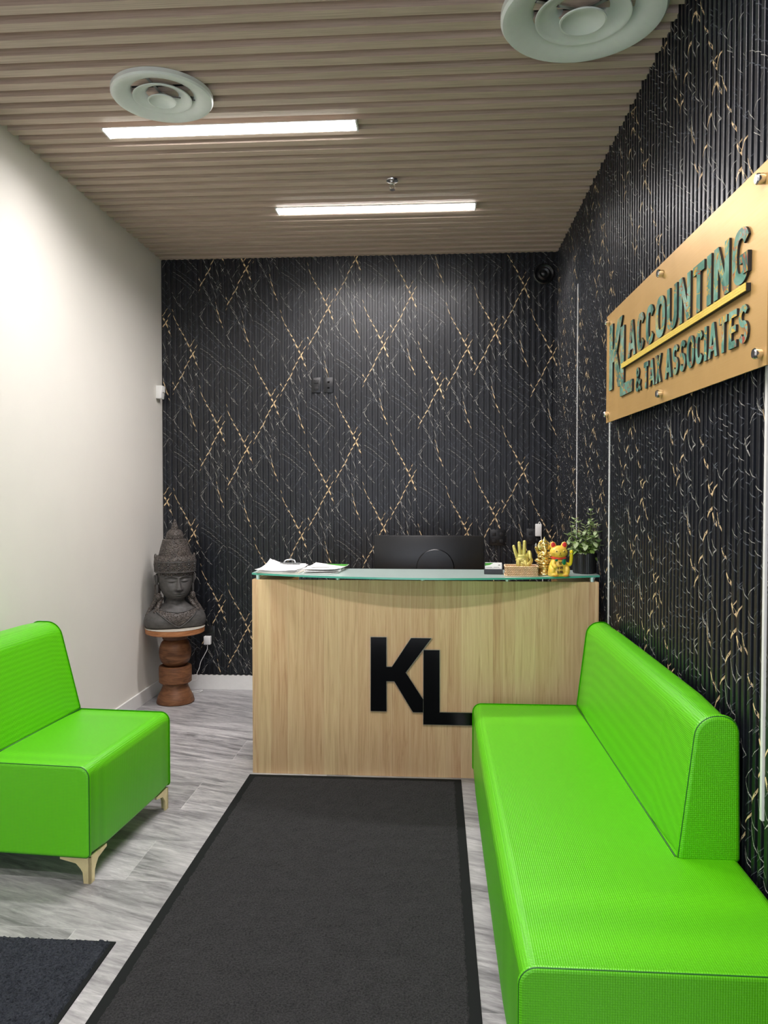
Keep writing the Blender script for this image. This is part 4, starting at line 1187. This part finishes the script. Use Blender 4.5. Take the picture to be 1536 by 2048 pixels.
# lucky cat
ct = thing('lucky_cat', 'yellow beckoning lucky cat figurine with red ears and one raised arm', 'cat figurine', (0.648, 4.098, GZ), radians(6))
def cat():
    bm = bmesh.new()
    lv, lf = lathe_data([(.001, 0), (.050, 0), (.055, .004), (.056, .020), (.052, .045), (.046, .065), (.038, .084), (.030, .096), (.001, .1)], 40)
    bv = [bm.verts.new((x, y * .80, z)) for x, y, z in lv]
    for f in lf:
        try: bm.faces.new([bv[i] for i in f])
        except ValueError: pass
    ball(bm, (0, -.002, .126), (.0475, .036, .036), 28, 18)                  # head
    for s in (-1, 1):
        ball(bm, (s * .027, -.034, .010), (.020, .018, .012)); ball(bm, (s * .038, -.018, .030), (.018, .026, .030))
        ball(bm, (s * .029, .001, .160), (.0175, .0085, .022), 18, 12, Matrix.Rotation(s * .22, 4, 'Y'))
    tube(bm, spline([(-.030, -.024, .078), (-.036, -.036, .062), (-.028, -.044, .054)], 4), [.011] * 9, 12)   # lower paw
    ball(bm, (-.028, -.045, .052), (.011, .010, .010))
    o = bm_obj('body', bm, M['cat_yellow'], ct, smooth=True); remeshed(o, .0016, 3)
    for s in (-1, 1):
        bm = bmesh.new(); ball(bm, (s * .0298, -.0062, .165), (.0118, .0042, .0145), 16, 10, Matrix.Rotation(s * .22, 4, 'Y')); bm_obj('inner_ear', bm, M['cat_red'], ct, smooth=True)
        bm = bmesh.new(); ball(bm, (s * .020, -.0355, .133), (.0062, .0025, .0042), 16, 10); e = bm_obj('eye', bm, M['bead_gold'], ct, smooth=True)
        bm = bmesh.new(); ball(bm, (s * .020, -.0372, .133), (.0034, .0016, .0034), 12, 8); bm_obj('pupil', bm, M['ink'], e, smooth=True)
        bm = bmesh.new()
        for k in range(3): tube(bm, [(s * (.028), -.0335, .120 - k * .004), (s * .042, -.0225, .123 - k * .006)], .0005, 5)
        bm_obj('whiskers', bm, M['ink'], ct)
        bm = bmesh.new()
        for k in range(4): ball(bm, (s * (.027 + (k - 1.5) * .007), -.0515, .006), (.0012, .003, .004), 8, 6)
        bm_obj('claw_marks', bm, M['cat_red'], ct)
    bm = bmesh.new(); ball(bm, (0, -.0385, .124), (.0030, .0018, .0022), 10, 8)
    tube(bm, spline([(-.008, -.0360, .114), (-.004, -.0378, .112), (0, -.0385, .117), (.004, -.0378, .112), (.008, -.0360, .114)], 4), .0007, 6); tube(bm, [(0, -.0388, .123), (0, -.0385, .117)], .0006, 5)
    bm_obj('nose_and_mouth', bm, M['ink'], ct, smooth=True)
    bm = bmesh.new()
    pts = [(.037 * cos(a), .030 * sin(a) - .001, .0955 + .002 * cos(a * 2)) for a in [2 * pi * k / 32 for k in range(33)]]
    tube(bm, pts, .0042, 10); bm_obj('collar', bm, M['cat_red'], ct, smooth=True)
    bm = bmesh.new(); ball(bm, (.020, -.0330, .077), (.0115, .004, .0165), 16, 12); bm_obj('green_medallion', bm, M['cat_green'], ct, smooth=True)
    bm = bmesh.new(); ball(bm, (-.020, -.0320, .086), (.008, .004, .006), 12, 8); bm_obj('green_bib_spot', bm, M['cat_green'], ct, smooth=True)
    # painted characters on the belly
    for txt, x, z in (('\u62db', -.001, .070), ('\u5b88', -.013, .047), ('\u798f', .004, .047), ('\u826f', -.013, .024), ('\u9686', .004, .024)):
        cu = bpy.data.curves.new('painted_character', 'FONT'); cu.body = txt; cu.size = .017; cu.extrude = .0012; cu.align_x = 'CENTER'; cu.align_y = 'CENTER'; cu.offset = .0003
        to = bpy.data.objects.new('tmp', cu); COL.objects.link(to)
        dg = bpy.context.evaluated_depsgraph_get(); me = bpy.data.meshes.new_from_object(to.evaluated_get(dg)); COL.objects.unlink(to); bpy.data.objects.remove(to)
        me.materials.clear(); me.materials.append(M['ink'])
        o = bpy.data.objects.new('painted_character', me); COL.objects.link(o); o.parent = ct
        yy = -.0385 - (.070 - z) * .12 if z < .06 else -.0355
        o.location = (x, yy - .0035, z); o.rotation_euler = (radians(83), 0, 0)
    bm = bmesh.new(); tube(bm, spline([(.045, -.002, .062), (.058, -.004, .060), (.064, -.006, .072), (.066, -.008, .100), (.066, -.010, .128)], 6), .0088, 14)
    ball(bm, (.066, -.010, .129), .0092, 14, 10); ball(bm, (.048, -.002, .064), .0088)
    arm = bm_obj('raised_arm', bm, M['arm_yellow'], ct, smooth=True)
    bm = bmesh.new(); tube(bm, [(.066, -.010, .118), (.066, -.010, .121)], .0097, 14); bm_obj('cuff', bm, M['antique_gold'], arm)
cat()

# plant
pt = thing('potted_plant', 'leafy green succulent in a black ribbed pot at the right end of the counter', 'potted plant', (0.815, 4.262, GZ))
def plant():
    n = 90; V = []; F = []
    prof = [(.058, 0), (.0625, .003), (.0655, .108), (.063, .112), (.060, .108), (.058, .095)]
    for i, (r, z) in enumerate(prof):
        for k in range(n):
            a = 2 * pi * k / n; rr = r - (.0014 if k % 2 and 0 < i < 4 and i < 3 else 0)
            V.append((rr * cos(a), rr * sin(a), z))
    for i in range(len(prof) - 1):
        for k in range(n): F.append((i * n + k, i * n + (k + 1) % n, (i + 1) * n + (k + 1) % n, (i + 1) * n + k))
    F.append(tuple(range(n))[::-1])
    mesh_obj('pot', V, F, M['black_plastic'], pt)
    lathe('soil', [(.001, .098), (.040, .097), (.0585, .094)], M['soil'], pt, 32, cap=False)
    r = random.Random(11); sb = bmesh.new(); V = []; F = []; MI = []
    def leafm(p, d, L, wd, tip):
        d = d.normalized(); side = d.cross(Vector((0, 0, 1)));
        if side.length < .1: side = Vector((1, 0, 0))
        side.normalize(); up = side.cross(d).normalized(); b = len(V); rows = 7; cols = 4
        for face in (1, -1):
            for i in range(rows + 1):
                t = i / rows; w = wd * (sin(pi * min(1, t ** .85)) ** .75) * .5
                droop = -up * 0.25 * L * t * t
                for j in range(cols + 1):
                    u = j / cols * 2 - 1
                    V.append(p + d * L * t + droop + side * w * u + up * (face * .0022 * (1 - u * u) * sin(pi * t) + .10 * w * u * u))
        q = (rows + 1) * (cols + 1)
        for f0 in (0, q):
            for i in range(rows):
                for j in range(cols):
                    a = b + f0 + i * (cols + 1) + j; F.append((a, a + 1, a + cols + 2, a + cols + 1) if f0 == 0 else (a, a + cols + 1, a + cols + 2, a + 1)); MI.append(tip)
    stems = [(-.055, .0, .205), (-.075, -.02, .155), (-.03, .02, .18), (.0, -.02, .165), (.035, .01, .245), (.03, .0, .20), (.058, -.01, .16), (.075, .01, .125), (-.085, .01, .11), (.012, .03, .15), (.05, .03, .19), (-.05, -.035, .10), (.045, -.035, .10), (.0, -.045, .09), (-.02, -.04, .13), (.07, -.03, .08), (.02, -.03, .12), (-.07, -.03, .07)]
    for i, (x, y, h) in enumerate(stems):
        base = Vector((x * .3, y * .5, .095)); top = Vector((x, y, .095 + h)); mid = base.lerp(top, .5) + Vector((x * .25, 0, .0))
        pts = spline([base, mid, top], 8); tube(sb, pts, [.0028 - .0014 * k / len(pts) for k in range(len(pts))], 7)
        m = int(3 + h * 22)
        for k in range(m):
            t = .22 + .78 * k / (m - 1); p = pts[min(len(pts) - 1, int(t * (len(pts) - 1)))]
            for s in (0, pi):
                a = k * 1.9 + s + r.uniform(-.35, .35) + i
                el = .75 if t > .85 else r.uniform(-1.0, .25)
                big = 1.0 - .55 * t if h > .1 else 1.0
                leafm(p, Vector((cos(a), sin(a), el)), r.uniform(.026, .036) * (.6 + .9 * big), r.uniform(.016, .021) * (.6 + .85 * big), 1 if (t > .72 or r.random() < .15) else 0)
    mesh_obj('leaves', V, F, None, pt, smooth=True, mats=[M['leaf'], M['leaf_tip']], mi=MI)
    bm_obj('stems', sb, M['stem'], pt, smooth=True)
plant()
